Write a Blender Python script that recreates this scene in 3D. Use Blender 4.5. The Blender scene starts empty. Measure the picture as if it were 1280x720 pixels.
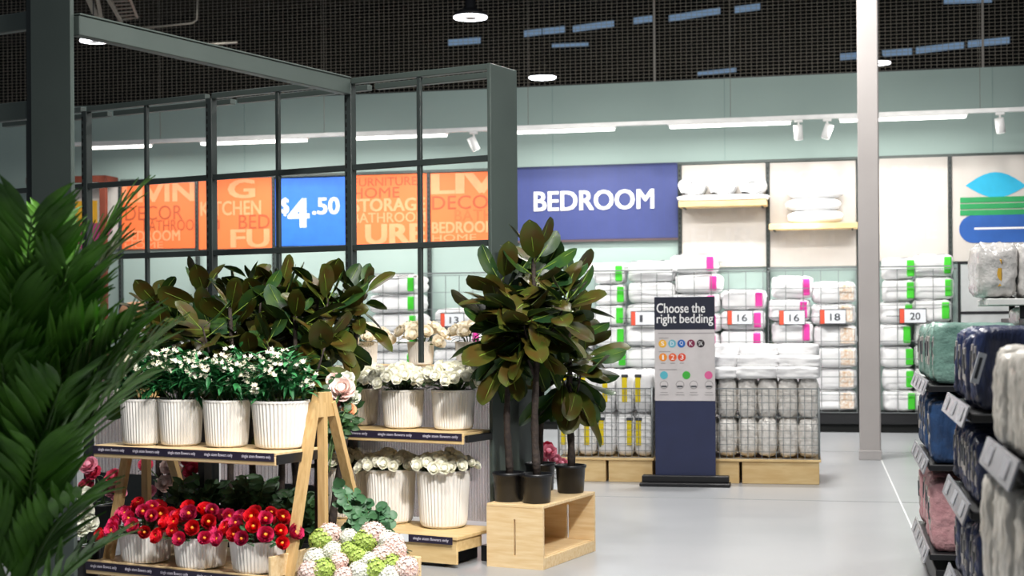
import bpy, math, random
from mathutils import Vector, Matrix, noise

random.seed(7)
R = math.radians
COL = bpy.context.scene.collection
SC = bpy.context.scene

# ------------------------------------------------------------------ camera
F, CU, CV, CH, ROLL = 1850.0, 640.0, 400.0, 1.37, 0.007
cd = bpy.data.cameras.new('camera')
cam = bpy.data.objects.new('camera', cd)
COL.objects.link(cam)
cd.sensor_width = 36.0
cd.lens = F / 1280 * 36.0
cd.shift_y = (CV - 360) / 1280
cd.clip_end = 200
cam.matrix_world = Matrix.Translation((0, 0, CH)) @ Matrix.Rotation(R(90), 4, 'X') @ Matrix.Rotation(-ROLL, 4, 'Z')
cd.dof.use_dof = True
cd.dof.focus_distance = 8.2
cd.dof.aperture_fstop = 3.4
SC.camera = cam
SC.view_settings.view_transform = 'Standard'
SC.view_settings.look = 'None'
SC.view_settings.gamma = 1.0
SC.view_settings.use_curve_mapping = False
SC.view_settings.exposure = 0.0

# ------------------------------------------------------------------ world and hall light
wd = bpy.data.worlds.new('hall_ambience')
SC.world = wd
wd.use_nodes = True
wd.node_tree.nodes['Background'].inputs[0].default_value = (0.80, 0.88, 1.0, 1)
wd.node_tree.nodes['Background'].inputs[1].default_value = 0.10


def area(name, loc, target, power, size, size_y=None, color=(1, 0.97, 0.93), spread=None, parent=None):
    l = bpy.data.lights.new(name, 'AREA')
    l.energy = power
    l.size = size
    l.color = color
    if size_y:
        l.shape = 'RECTANGLE'
        l.size_y = size_y
    else:
        l.shape = 'DISK'
    if spread:
        l.spread = R(spread)
    o = bpy.data.objects.new(name, l)
    COL.objects.link(o)
    d = Vector(target) - Vector(loc)
    o.location = loc
    o.rotation_euler = d.to_track_quat('-Z', 'Y').to_euler()
    if parent:
        o.parent = parent
    return o


# rows of high-bay lamps over the shop floor (above and behind the camera)
HALL = [(-0.2, 5.5, 5.4, 265), (3.4, 5.6, 5.4, 90), (0.9, 9.8, 5.6, 160), (2.2, 13.2, 5.6, 260), (4.8, 10.0, 5.6, 90), (-3.2, 13.0, 5.6, 90)]
for x, y, z, p in HALL:
    area('high_bay_light', (x, y, z), (x, y + 0.3, 0), p, 0.7)


# unseen fill lights added to spread light evenly over the bedding wall
for x, e in ((-3.6, 26), (0.2, 20), (4.2, 18)):
    area('wall_fill', (x, 14.2 - .23 * x, 5.3), (x + 1.0, 19.0 - .23 * (x + 1), 0.9), e, 0.5, spread=62)
# added fill lights without fixtures, narrowed to brighten the flower display
for p, q, e in (((1.3, 3.6, 4.6), (-0.5, 8.4, 0.5), 30), ((0.2, 3.2, 4.6), (-1.5, 7.3, 0.5), 15)):
    area('flower_fill', p, q, e, 0.35, spread=55)


# ------------------------------------------------------------------ geometry frames
def ray(u, v):
    xc = (u - CU) / F
    yc = (CV - v) / F
    return xc + ROLL * yc, -ROLL * xc + yc


def P(u, v, y):
    dx, dz = ray(u, v)
    return Vector((dx * y, y, CH + dz * y))


def at_h(u, v, h):
    dx, dz = ray(u, v)
    k = (h - CH) / dz
    return Vector((dx * k, k, h))


class Fr:
    def __init__(s, ox, oy, deg):
        s.o = Vector((ox, oy)); s.a = R(deg)
        s.es = Vector((math.cos(s.a), -math.sin(s.a)))
        s.et = Vector((math.sin(s.a), math.cos(s.a)))
        s.rz = -s.a

    def w(s, a, t, h=0.0):
        p = s.o + s.es * a + s.et * t
        return Vector((p.x, p.y, h))

    def pl(s, u, v, t=0.0):
        dx, dz = ray(u, v)
        k = (t + s.o.dot(s.et)) / (dx * s.et.x + s.et.y)
        q = Vector((dx * k, k)) - s.o
        return q.dot(s.es), CH + dz * k

    def loc(s, p):
        q = Vector((p[0], p[1])) - s.o
        return q.dot(s.es), q.dot(s.et)


FW = Fr(0.0, 19.2, 13.0)      # the far wall
FF = Fr(-0.12, 8.5, 29.7)     # the diagonal grey display frame
FG = Fr(0.447, 0.0, 12.4)     # the racks on the right


# ------------------------------------------------------------------ materials
def lin(h):
    h = h.lstrip('#')
    r = []
    for i in (0, 2, 4):
        c = int(h[i:i + 2], 16) / 255
        r.append(c / 12.92 if c <= 0.04045 else ((c + 0.055) / 1.055) ** 2.4)
    return tuple(r) + (1,)


MATS = {}


def mat(name, col, rough=0.55, metal=0.0, col2=None, scale=6.0, bump=0.0, bscale=40.0, coat=0.0, trans=0.0,
        emit=None, estr=0.0, back=None, back2=None, alpha=None, stretch=None, sheen=0.0, spec=0.5, sss=0.0, var=0.0):
    if name in MATS:
        return MATS[name]
    m = bpy.data.materials.new(name)
    m.use_nodes = True
    nt = m.node_tree
    b = nt.nodes['Principled BSDF']
    I = b.inputs
    I['Roughness'].default_value = rough
    I['Metallic'].default_value = metal
    I['Specular IOR Level'].default_value = spec
    I['Coat Weight'].default_value = coat
    I['Coat Roughness'].default_value = 0.15
    I['Transmission Weight'].default_value = trans
    I['Sheen Weight'].default_value = sheen
    c1 = lin(col)
    tc = nt.nodes.new('ShaderNodeTexCoord')
    mp = nt.nodes.new('ShaderNodeMapping')
    if stretch:
        mp.inputs['Scale'].default_value = stretch
    nt.links.new(tc.outputs['Object'], mp.inputs['Vector'])
    nz = nt.nodes.new('ShaderNodeTexNoise')
    nz.inputs['Scale'].default_value = scale
    nz.inputs['Detail'].default_value = 4
    nt.links.new(mp.outputs['Vector'], nz.inputs['Vector'])
    mix = nt.nodes.new('ShaderNodeMix')
    mix.data_type = 'RGBA'
    mix.inputs['A'].default_value = c1
    if col2:
        mix.inputs['B'].default_value = lin(col2)
    else:
        mix.inputs['B'].default_value = tuple(c * 0.88 for c in c1[:3]) + (1,)
    rm = nt.nodes.new('ShaderNodeMapRange')
    rm.inputs['From Min'].default_value = 0.35
    rm.inputs['From Max'].default_value = 0.65
    nt.links.new(nz.outputs['Fac'], rm.inputs['Value'])
    nt.links.new(rm.outputs['Result'], mix.inputs['Factor'])
    out = mix.outputs['Result']
    if var:
        oi = nt.nodes.new('ShaderNodeObjectInfo')
        hs = nt.nodes.new('ShaderNodeHueSaturation')
        mr = nt.nodes.new('ShaderNodeMapRange')
        mr.inputs['To Min'].default_value = 1 - var
        mr.inputs['To Max'].default_value = 1 + var
        nt.links.new(oi.outputs['Random'], mr.inputs['Value'])
        nt.links.new(mr.outputs['Result'], hs.inputs['Value'])
        nt.links.new(out, hs.inputs['Color'])
        out = hs.outputs['Color']
    if back:
        ge = nt.nodes.new('ShaderNodeNewGeometry')
        m2 = nt.nodes.new('ShaderNodeMix')
        m2.data_type = 'RGBA'
        nt.links.new(out, m2.inputs['A'])
        m2.inputs['B'].default_value = lin(back)
        if back2:
            m3 = nt.nodes.new('ShaderNodeMix'); m3.data_type = 'RGBA'
            m3.inputs['A'].default_value = lin(back); m3.inputs['B'].default_value = lin(back2)
            nt.links.new(rm.outputs['Result'], m3.inputs['Factor']); nt.links.new(m3.outputs['Result'], m2.inputs['B'])
        nt.links.new(ge.outputs['Backfacing'], m2.inputs['Factor'])
        out = m2.outputs['Result']
    nt.links.new(out, I['Base Color'])
    if bump:
        n2 = nt.nodes.new('ShaderNodeTexNoise')
        n2.inputs['Scale'].default_value = bscale
        n2.inputs['Detail'].default_value = 3
        nt.links.new(mp.outputs['Vector'], n2.inputs['Vector'])
        bp = nt.nodes.new('ShaderNodeBump')
        bp.inputs['Strength'].default_value = bump
        bp.inputs['Distance'].default_value = 0.02
        nt.links.new(n2.outputs['Fac'], bp.inputs['Height'])
        nt.links.new(bp.outputs['Normal'], I['Normal'])
    if emit:
        I['Emission Color'].default_value = lin(emit)
        I['Emission Strength'].default_value = estr
    if alpha is not None:
        I['Alpha'].default_value = alpha
    MATS[name] = m
    return m


M_floor = mat('polished_concrete', '#a7a9ac', 0.3, col2='#9c9fa2', scale=0.9, bump=0.03, bscale=3.0, spec=0.4)
M_joint = mat('floor_line_paint', '#e4e6e6', 0.5)
M_wall = mat('sage_wall_paint', '#a1b5af', 0.75, col2='#9cb0aa', scale=0.7)
M_dark = mat('dark_hall', '#070708', 0.9)
M_roof = mat('dark_roof', '#0c0b09', 0.95, col2='#070707', scale=0.4)
M_mesh = mat('galvanised_wire', '#a79f90', 0.6, metal=0.0)
M_sky = mat('skylight', '#8aa4c0', 0.6, emit='#93b6da', estr=0.42)
M_frame = mat('grey_green_steel', '#49534f', 0.42, col2='#454f4b', scale=3)
M_frame_dk = mat('dark_steel', '#333b39', 0.45, col2='#2d3433', scale=3)
M_slot = mat('slot_black', '#0c0f0e', 0.9)
M_black = mat('black_metal', '#17181b', 0.45)
M_blackp = mat('black_plastic_pot', '#131418', 0.38, bump=0.02)
M_white = mat('white_enamel', '#f2f2f0', 0.45)
M_column = mat('column_paint', '#a8a3a1', 0.6, scale=1.2, col2='#a09b99')
M_wood = mat('birch_ply', '#e6cda2', 0.5, col2='#d9b987', scale=5, stretch=(1, 9, 9), bump=0.03)
M_wood2 = mat('pine_leg', '#d3b27d', 0.5, col2='#c29e68', scale=7, stretch=(9, 9, 1), bump=0.03)
M_woodp = mat('pale_plinth', '#e0c48f', 0.55, col2='#d3b27b', scale=5, stretch=(1, 6, 6))
M_navy = mat('navy_board', '#262e50', 0.5)
M_navyd = mat('dark_navy_print', '#1d2236', 0.55)
M_strip = mat('aubergine_strip', '#2a2438', 0.45)
M_letter = mat('white_lettering', '#f4f4f4', 0.6)
M_letter_g = mat('strip_lettering', '#cfc9d6', 0.6)
M_bsign = mat('blue_sign', '#39447c', 0.55, col2='#364178')
M_orange = mat('orange_poster', '#f7733c', 0.6, col2='#f56f38', scale=1)
M_or_lt = mat('orange_print_pale', '#fb9c6c', 0.6)
M_or_dk = mat('orange_print_dark', '#b4552f', 0.6)
M_blue = mat('price_blue', '#2a71e6', 0.55)
M_beige = mat('cream_panel', '#cbc5be', 0.7, col2='#c6bfb8', scale=3)
M_beige_l = mat('cream_print', '#d0cac4', 0.7)
M_cyan = mat('cyan_print', '#1fb0d8', 0.6)
M_green = mat('green_print', '#1d9554', 0.6)
M_roy = mat('royal_print', '#1f58a8', 0.6)
M_rust = mat('rust_frame', '#6e3322', 0.6)
M_yel = mat('yellow_print', '#f2b632', 0.6)
M_mag = mat('magenta_print', '#b8487f', 0.6)
M_pot = mat('white_ribbed_ceramic', '#e9e6e1', 0.4, col2='#e2ded8', scale=3, spec=0.45)
M_soil = mat('foam_soil', '#2a2019', 0.9)
M_poly = mat('ribbed_polycarbonate', '#e6e0e0', 0.25, trans=0.8, col2='#ddd2d6', scale=2)
M_cloth = mat('white_bedding', '#f0f0f0', 0.7, bump=0.25, bscale=14, col2='#e8e8e9', scale=5, sheen=0.2)
M_bag = mat('bagged_pillow', '#f2efea', 0.35, bump=0.6, bscale=22, col2='#e6e1da', scale=9, coat=0.3)
M_wire = mat('grey_wire', '#8d9293', 0.4, metal=0.5)
M_wirew = mat('pale_wire', '#d8dcdc', 0.45)
M_lg = mat('green_label', '#43cf2c', 0.5)
M_lp = mat('pink_label', '#ee3fa8', 0.5)
M_ly = mat('yellow_label', '#ecd410', 0.5)
M_lb = mat('floral_label', '#d8b48f', 0.6, col2='#f0ece6', scale=30)
M_tag = mat('price_tag_white', '#e9edf2', 0.5)
M_tagr = mat('price_tag_red', '#e2553a', 0.5)
M_ink = mat('grey_ink', '#3c4046', 0.6)
M_info = mat('info_print', '#cfcaca', 0.55)
M_rail = mat('clear_price_rail', '#a0a1a7', 0.25, col2='#94959b')
M_stem = mat('green_stem', '#4d6b38', 0.6)
M_trunk = mat('rubber_trunk', '#2b2320', 0.8, col2='#40352e', scale=40, bump=0.4, bscale=60)
M_leaf = mat('rubber_leaf', '#1b3a22', 0.38, col2='#314a16', scale=2.2, back='#3d4e1a', back2='#493a14', spec=0.28, var=0.5)
M_rib = mat('leaf_rib', '#7f9a34', 0.45)
M_palm = mat('palm_leaf', '#31581c', 0.5, col2='#568a2c', scale=6, spec=0.3)
M_palms = mat('palm_stalk', '#4c7130', 0.5)
M_fol = mat('fresh_foliage', '#3a8a4c', 0.45, col2='#286b3c', scale=14)
M_fold = mat('dark_foliage', '#22401f', 0.5, col2='#33562c', scale=12)
M_euc = mat('eucalyptus_leaf', '#37633f', 0.5, col2='#48734c', scale=12, var=0.3)
M_blos = mat('white_blossom', '#f4efdf', 0.6, col2='#ece3c4', scale=30)
M_rose = mat('white_rose', '#f8f6ea', 0.6, col2='#f2f0da', scale=20)
M_cream = mat('cream_rose', '#fbf3e2', 0.6, col2='#f6e8cc', scale=16)
M_red = mat('red_ranunculus', '#ec2430', 0.5, col2='#d81a30', scale=10, var=0.25)
M_pinkr = mat('crimson_ranunculus', '#e23c70', 0.5, col2='#cf2a60', scale=10, var=0.2)
M_yc = mat('flower_centre', '#f08a26', 0.6, col2='#e8b93a', scale=60)
M_pinkf = mat('pink_petal', '#eda2b4', 0.6, col2='#e58aa4', scale=14, var=0.15)
M_coral = mat('coral_petal', '#e0496a', 0.6, col2='#d13458', scale=14, var=0.2)
M_blush = mat('blush_petal', '#f4e0d8', 0.6, col2='#eecdc4', scale=16, var=0.12)
M_lime = mat('lime_petal', '#b9cf6a', 0.6, col2='#a3bd50', scale=16, var=0.12)
M_ivory = mat('ivory_petal', '#ecebe0', 0.6, col2='#dfe2d0', scale=16)
M_peach = mat('peach_petal', '#f2c296', 0.6, col2='#ecb182', scale=12)
M_lamp = mat('lamp_diffuser', '#ffffff', 0.5, emit='#f6f8ff', estr=9.0)
M_tube = mat('tube_diffuser', '#ffffff', 0.5, emit='#fffdf6', estr=3.5)
M_conduit = mat('conduit_metal', '#8e897f', 0.5, metal=0.2)


# ------------------------------------------------------------------ mesh helpers
class MB:
    def __init__(s):
        s.v = []; s.f = []; s.sm = []

    def add(s, vs, fs, smooth=False):
        n = len(s.v)
        s.v += [tuple(p) for p in vs]
        s.f += [tuple(i + n for i in f) for f in fs]
        s.sm += [smooth] * len(fs)
        return s

    def box(s, a, b, m=None):
        x0, y0, z0 = a; x1, y1, z1 = b
        vs = [(x0, y0, z0), (x1, y0, z0), (x1, y1, z0), (x0, y1, z0), (x0, y0, z1), (x1, y0, z1), (x1, y1, z1), (x0, y1, z1)]
        if m is not None:
            vs = [m @ Vector(p) for p in vs]
        return s.add(vs, [(0, 3, 2, 1), (4, 5, 6, 7), (0, 1, 5, 4), (1, 2, 6, 5), (2, 3, 7, 6), (3, 0, 4, 7)])

    def bbox(s, a, b, bev=0.004):
        # a box with chamfered edges
        x0, y0, z0 = a; x1, y1, z1 = b
        c = [(x0 + x1) / 2, (y0 + y1) / 2, (z0 + z1) / 2]
        h = [(x1 - x0) / 2, (y1 - y0) / 2, (z1 - z0) / 2]
        bev = min(bev, min(h) * 0.45)
        vs = []; idx = {}
        for sx in (-1, 1):
            for sy in (-1, 1):
                for sz in (-1, 1):
                    for k in range(3):
                        p = [c[i] + (sx, sy, sz)[i] * (h[i] if i == k else h[i] - bev) for i in range(3)]
                        idx[(sx, sy, sz, k)] = len(vs); vs.append(p)
        fs = []
        for k in range(3):
            i, j = [(1, 2), (2, 0), (0, 1)][k]
            for sg in (-1, 1):
                q = []
                for a_, b_ in ((-1, -1), (1, -1), (1, 1), (-1, 1)):
                    t = [0, 0, 0]; t[k] = sg; t[i] = a_; t[j] = b_
                    q.append(idx[(t[0], t[1], t[2], k)])
                fs.append(tuple(q) if sg > 0 else tuple(reversed(q)))
        for k in range(3):
            i, j = [(1, 2), (2, 0), (0, 1)][k]
            for a_ in (-1, 1):
                for b_ in (-1, 1):
                    t0 = [0, 0, 0]; t1 = [0, 0, 0]
                    t0[i] = t1[i] = a_; t0[j] = t1[j] = b_; t0[k] = -1; t1[k] = 1
                    q = (idx[(*t0, i)], idx[(*t1, i)], idx[(*t1, j)], idx[(*t0, j)])
                    fs.append(q if a_ * b_ < 0 else tuple(reversed(q)))
        for sx in (-1, 1):
            for sy in (-1, 1):
                for sz in (-1, 1):
                    q = (idx[(sx, sy, sz, 0)], idx[(sx, sy, sz, 1)], idx[(sx, sy, sz, 2)])
                    fs.append(q if sx * sy * sz > 0 else tuple(reversed(q)))
        return s.add(vs, fs)

    def beam(s, p, q, w, d=None, up=(0, 0, 1)):
        # square bar from p to q
        d = d or w
        p = Vector(p); q = Vector(q)
        z = (q - p).normalized()
        x = Vector(up).cross(z)
        if x.length < 1e-4:
            x = Vector((1, 0, 0)).cross(z)
        x.normalize(); y = z.cross(x)
        vs = []
        for c in (p, q):
            for a, b in ((-1, -1), (1, -1), (1, 1), (-1, 1)):
                vs.append(c + x * a * w / 2 + y * b * d / 2)
        return s.add(vs, [(3, 2, 1, 0), (4, 5, 6, 7), (0, 1, 5, 4), (1, 2, 6, 5), (2, 3, 7, 6), (3, 0, 4, 7)])

    def tube(s, pts, rad, n=6, cap=True):
        pts = [Vector(p) for p in pts]
        rs = rad if isinstance(rad, (list, tuple)) else [rad] * len(pts)
        vs = []; fs = []
        px = None
        for i, p in enumerate(pts):
            t = (pts[min(i + 1, len(pts) - 1)] - pts[max(i - 1, 0)]).normalized()
            if px is None:
                px = t.orthogonal().normalized()
            px = (px - t * px.dot(t)).normalized()
            py = t.cross(px)
            for k in range(n):
                a = 2 * math.pi * k / n
                vs.append(p + (px * math.cos(a) + py * math.sin(a)) * rs[i])
        for i in range(len(pts) - 1):
            for k in range(n):
                fs.append((i * n + k, i * n + (k + 1) % n, (i + 1) * n + (k + 1) % n, (i + 1) * n + k))
        if cap:
            fs.append(tuple(reversed(range(n))))
            fs.append(tuple(range((len(pts) - 1) * n, len(pts) * n)))
        return s.add(vs, fs, True)

    def lathe(s, prof, n=24, rib=0.0, cx=0, cy=0, smooth=True):
        vs = []; fs = []
        for r, z, *k in prof:
            w = k[0] if k else 0
            for i in range(n):
                a = 2 * math.pi * i / n
                rr = r * (1 - (rib * w if i % 2 else 0))
                vs.append((cx + rr * math.cos(a), cy + rr * math.sin(a), z))
        for j in range(len(prof) - 1):
            for i in range(n):
                fs.append((j * n + i, j * n + (i + 1) % n, (j + 1) * n + (i + 1) % n, (j + 1) * n + i))
        fs.append(tuple(reversed(range(n))))
        fs.append(tuple(range((len(prof) - 1) * n, len(prof) * n)))
        return s.add(vs, fs, smooth)

    def prism(s, poly, y0, y1):
        # polygon in XZ (counter-clockwise seen from -Y), extruded along Y
        n = len(poly)
        vs = [(x, y0, z) for x, z in poly] + [(x, y1, z) for x, z in poly]
        fs = [tuple(range(n)), tuple(reversed(range(n, 2 * n)))]
        for i in range(n):
            j = (i + 1) % n
            fs.append((i, i + n, j + n, j))
        return s.add(vs, fs)

    def mesh(s, name):
        me = bpy.data.meshes.new(name)
        me.from_pydata([tuple(p) for p in s.v], [], s.f)
        me.polygons.foreach_set('use_smooth', s.sm)
        me.update()
        return me

    def build(s, name, m, parent=None, loc=(0, 0, 0), rz=0.0):
        return obj(name, s.mesh(name), m, parent, loc, rz)


def obj(name, me, m, parent=None, loc=(0, 0, 0), rz=0.0):
    if m is not None and not me.materials:
        me.materials.append(m)
    o = bpy.data.objects.new(name, me)
    COL.objects.link(o)
    o.location = loc
    o.rotation_euler = (0, 0, rz)
    if parent is not None:
        o.parent = parent
    return o


def tag(o, label=None, cat=None, group=None, kind=None):
    if label: o['label'] = label
    if cat: o['category'] = cat
    if group: o['group'] = group
    if kind: o['kind'] = kind
    return o


def thing(name, label, cat, loc=(0, 0, 0), rz=0.0, group=None):
    o = bpy.data.objects.new(name, None)
    o.empty_display_size = 0.05
    COL.objects.link(o)
    o.location = loc
    o.rotation_euler = (0, 0, rz)
    return tag(o, label, cat, group)


def struct(o):
    o['kind'] = 'structure'
    return o


def box(name, a, b, m, parent=None, loc=(0, 0, 0), rz=0.0, bev=0.0):
    mb = MB()
    (mb.bbox(a, b, bev) if bev else mb.box(a, b))
    return mb.build(name, m, parent, loc, rz)


TXT = {}


def text(name, s, w, h, m, parent, x, y, z, bold=0.02, depth=0.004, keep=False):
    """lettering facing -Y, its lower left corner at (x, z), fitted to w by h"""
    key = s
    if key not in TXT:
        cu = bpy.data.curves.new('t', 'FONT')
        cu.body = s; cu.size = 1; cu.extrude = 0.01; cu.resolution_u = 3
        to = bpy.data.objects.new('t', cu)
        COL.objects.link(to)
        me = bpy.data.meshes.new_from_object(to)
        TXT[key] = ([tuple(v.co) for v in me.vertices], [tuple(p.vertices) for p in me.polygons])
        bpy.data.objects.remove(to); bpy.data.curves.remove(cu); bpy.data.meshes.remove(me)
    vs, fs = TXT[key]
    xs = [p[0] for p in vs]; ys = [p[1] for p in vs]
    x0, x1, y0, y1 = min(xs), max(xs), min(ys), max(ys)
    sx = w / (x1 - x0)
    sy = h / (y1 - y0) if h else sx
    mb = MB()
    for i_, (bx_, by_) in enumerate(((0, 0),) if bold <= 0 else ((-1, -.5), (1, -.5), (-1, .5), (1, .5), (0, 0))):
        mb.add([((p[0] - x0 + bx_ * bold) * sx, -(p[2] + 0.01) / 0.02 * depth - .00003 * i_, (p[1] - y0 + by_ * bold) * sy) for p in vs], fs)
    return mb.build(name, m, parent, (x, y, z))


def pack_mesh(name, w, d, h, e=5.0, n=7, wr=0.06, seed=0, ws=4.0):
    """soft rounded block with wrinkles, base at z = 0"""
    key = {}; vs = []; fs = []
    off = Vector((seed * 7.3, seed * 3.1, seed * 1.7))

    def vid(p):
        k = (round(p[0], 4), round(p[1], 4), round(p[2], 4))
        if k not in key:
            q = Vector(p)
            L = (abs(q.x) ** e + abs(q.y) ** e + abs(q.z) ** e) ** (1 / e)
            q = q / L
            nn = noise.noise(q * ws * 0.5 + off) + 0.6 * noise.noise(q * ws * 1.3 + off)
            q = q * (1 + wr * nn)
            key[k] = len(vs)
            vs.append((q.x * w / 2, q.y * d / 2, q.z * h / 2))
        return key[k]
    for ax in range(3):
        i, j = [(1, 2), (2, 0), (0, 1)][ax]
        for sg in (-1, 1):
            for a in range(n):
                for b in range(n):
                    q = []
                    for da, db in ((0, 0), (1, 0), (1, 1), (0, 1)):
                        p = [0, 0, 0]; p[ax] = sg
                        p[i] = -1 + 2 * (a + da) / n; p[j] = -1 + 2 * (b + db) / n
                        q.append(vid(p))
                    fs.append(tuple(q) if sg > 0 else tuple(reversed(q)))
    z0 = min(v[2] for v in vs)
    mb = MB()
    mb.add([(x, y, z - z0) for x, y, z in vs], fs, True)
    return mb.mesh(name)


def basis(d, up, roll=0.0):
    d = Vector(d).normalized(); up = Vector(up)
    y = up.cross(d)
    if y.length < 1e-3:
        y = Vector((0, 1, 0)).cross(d)
    y.normalize(); z = d.cross(y)
    m = Matrix((d, y, z)).transposed()
    return m @ Matrix.Rotation(roll, 3, 'X')


# ================================================================== THE SETTING
fl = MB().box((-14, -2, -0.05), (14, 34, 0)).build('floor', M_floor)
struct(fl)
# pale expansion line running up the aisle on the right
fa = at_h(1103, 578, 0); fb = at_h(1160, 705, 0)
fd = (fb - fa).normalized()
mb = MB(); mb.beam(fa - fd * 0.2, fb + fd * 4.5, 0.012, 0.004)
struct(mb.build('trim_1', M_joint, None, (0, 0, 0.002)))
# saw-cut joints across the floor
for i, t in enumerate((-3.2, -7.4)):
    mb = MB().box((-2.0, t, 0), (9, t + 0.012, 0.0015))
    struct(mb.build('trim_%d' % (i + 2), mat('saw_cut', '#8f9294', 0.7), None, FW.w(0, 0), FW.rz))

WT = FW.pl(960, 96)[1]
wl = MB().box((-12, 0, 0), (12, 0.18, WT))
wall = struct(wl.build('wall_back', M_wall, None, FW.w(0, 0), FW.rz))
mb = MB()
for u in (112, 305, 690, 905, 1240):
    s = FW.pl(u, 130)[0]
    mb.box((s, -0.004, WT - 1.4), (s + 0.012, 0, WT))
mb.build('panel_joint', mat('panel_joint', '#93a9a4', 0.7), wall)
# dark warehouse beyond, with its roof and roof lights
struct(MB().box((-22, 14, 0), (22, 14.3, 11)).build('wall_far', M_dark, None, FW.w(0, 0), FW.rz))
struct(MB().box((-22, -1.5, 8.2), (22, 14.3, 8.4)).build('ceiling', M_roof, None, FW.w(0, 0), FW.rz))
for i, (u0, v0, u1, v1, t) in enumerate(((560, 53, 600, 50, 13), (655, 42, 706, 36, 13), (716, 36, 767, 29, 13), (792, 26, 815, 23, 13), (836, 23, 900, 13, 13),
                                       (918, 12, 950, 8, 13), (690, 57, 735, 55, 13), (872, 92, 920, 87, 13), (1050, 71, 1140, 64, 13), (1145, 63, 1205, 56, 13), (1210, 55, 1262, 50, 13), (1180, 2, 1240, 0, 13))):
    s0, h0 = FW.pl(u0, v0, t); s1, h1 = FW.pl(u1, v1, t)
    th = 0.065 if i not in (6, 7, 11) else 0.04
    mb = MB()
    mb.add([(s0, t, h0 - th), (s1, t, h1 - th), (s1, t + .05, h1 - th), (s0, t + .05, h0 - th), (s0, t, h0 + th), (s1, t, h1 + th), (s1, t + .05, h1 + th), (s0, t + .05, h0 + th)],
           [(0, 3, 2, 1), (4, 5, 6, 7), (0, 1, 5, 4), (1, 2, 6, 5), (2, 3, 7, 6), (3, 0, 4, 7)])
    struct(mb.build('window_%d' % (i + 1), M_sky, None, FW.w(0, 0), FW.rz))
# big roof beam seen through the mesh
s0, h0 = FW.pl(260, 16, 5); s1, h1 = FW.pl(700, -14, 5)
mb = MB(); mb.beam((s0 - 3, 5, h0 + 0.2), (s1, 5, h1 + 0.25), 0.35, 0.45)
struct(mb.build('ceiling_beam', mat('roof_beam', '#3a352b', 0.8), None, FW.w(0, 0), FW.rz))

# wire mesh screen over the wall
ms = thing('wire_mesh_screen', 'fine wire mesh screen filling the dark gap above the pale wall', 'mesh screen', FW.w(0, 0.09, WT), FW.rz)
mb = MB()
s = -8.2
while s < 7.2:
    mb.beam((s, 0, 0.0), (s, 0, 1.75), 0.0042, 0.0042)
    s += 0.068
o = mb.build('upright_wires', M_mesh, ms); o['kind'] = 'stuff'
mb = MB()
h = 0.03
while h < 1.74:
    mb.beam((-8.2, 0.009, h), (7.2, 0.009, h), 0.0042, 0.0042)
    h += 0.044
o = mb.build('cross_wires', M_mesh, ms); o['kind'] = 'stuff'
for u in (817, 1229):
    s = FW.pl(u, 50)[0]
    MB().box((s - .014, -.03, 0), (s + .014, -.012, 1.75)).build('mesh_post', mat('mesh_post', '#a09b92', 0.5), ms)
MB().box((-8.2, -0.02, 0), (7.2, 0.03, 0.025)).build('bottom_rail', M_frame_dk, ms)

# white column by the racks
cp = at_h(1088, 575, 0)
cw = 26 / F * cp.y
co = thing('structural_column', 'tall square pale grey column standing on the floor by the racks', 'column', cp, FW.rz)
MB().bbox((-cw / 2, 0, 0), (cw / 2, cw, 6.2), 0.012).build('shaft', M_column, co)
MB().bbox((-cw / 2 - .008, -.008, 0), (cw / 2 + .008, cw + .008, 0.09), 0.004).build('base_trim', mat('column_trim', '#aaa6a5', 0.6), co)

# ------------------------------------------------------------------ ceiling services
def pendant(u, v, y, d, label, power=0):
    p = P(u, v, y)
    t = thing('pendant_lamp', label, 'ceiling lamp', p, 0, 'round high-bay pendant lamps')
    r = d / 2
    mb = MB(); mb.lathe([(r, -0.02), (r * 1.0, 0.0), (r * .98, 0.02), (r * .55, 0.05), (r * .32, 0.10), (r * .30, 0.17), (r * .1, 0.19)], 28)
    mb.build('housing', M_black, t)
    mb = MB(); mb.lathe([(r * .40, -0.035), (r * .96, -0.035), (r * .97, -0.0205), (r * .4, -0.0205)], 28)
    mb.build('diffuser', M_lamp, t)
    mb = MB(); mb.lathe([(r * .36, -0.04), (r * .36, -0.02), (r * .2, -0.015)], 20)
    mb.build('lens', M_conduit, t)
    mb = MB(); mb.tube([(0, 0, 0.19), (0, 0, 8.2 - p.z)], 0.008, 5)
    mb.build('cable', M_black, t)


pendant(588, 19, 17.5, 0.41, 'round pendant lamp nearest the top edge, centre left of the picture')
pendant(678, 95, 23.0, 0.44, 'lit pendant lamp just above the wall beside the grey end panel')
pendant(1098, 77, 24.0, 0.40, 'lit pendant lamp half hidden behind the white column')
pendant(117, 48, 16.0, 0.30, 'lit pendant lamp seen under the long overhead beam at upper left')

# track with tubes and spot heads
TT = -1.0
TH = FW.pl(960, 151, TT)[1]
sa = FW.pl(70, 180, TT)[0]; sb = FW.pl(1330, 140, TT)[0]
tr = thing('light_track', 'long white lighting track hung along the pale green wall', 'light track', FW.w(0, TT, TH), FW.rz)
MB().bbox((sa, -0.025, 0), (sb, 0.025, 0.05), 0.005).build('rail', M_white, tr)
for u in (200, 405, 660, 913, 1225):
    s = FW.pl(u, 120, TT)[0]
    mb = MB(); mb.tube([(s, 0, 0.05), (s, 0, WT + 1.6 - TH)], 0.004, 4); mb.build('hanger_wire', M_conduit, tr)
TB = [(112, 190, 'behind the left frame bay', 36), (250, 385, 'above the orange kitchen poster', 46), (440, 560, 'above the orange storage poster', 44), (642, 770, 'above the bedroom sign', 44),
      (835, 990, 'above the shelf of rolled duvets', 44), (1048, 1210, 'passing behind the white column', 44)]
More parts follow.
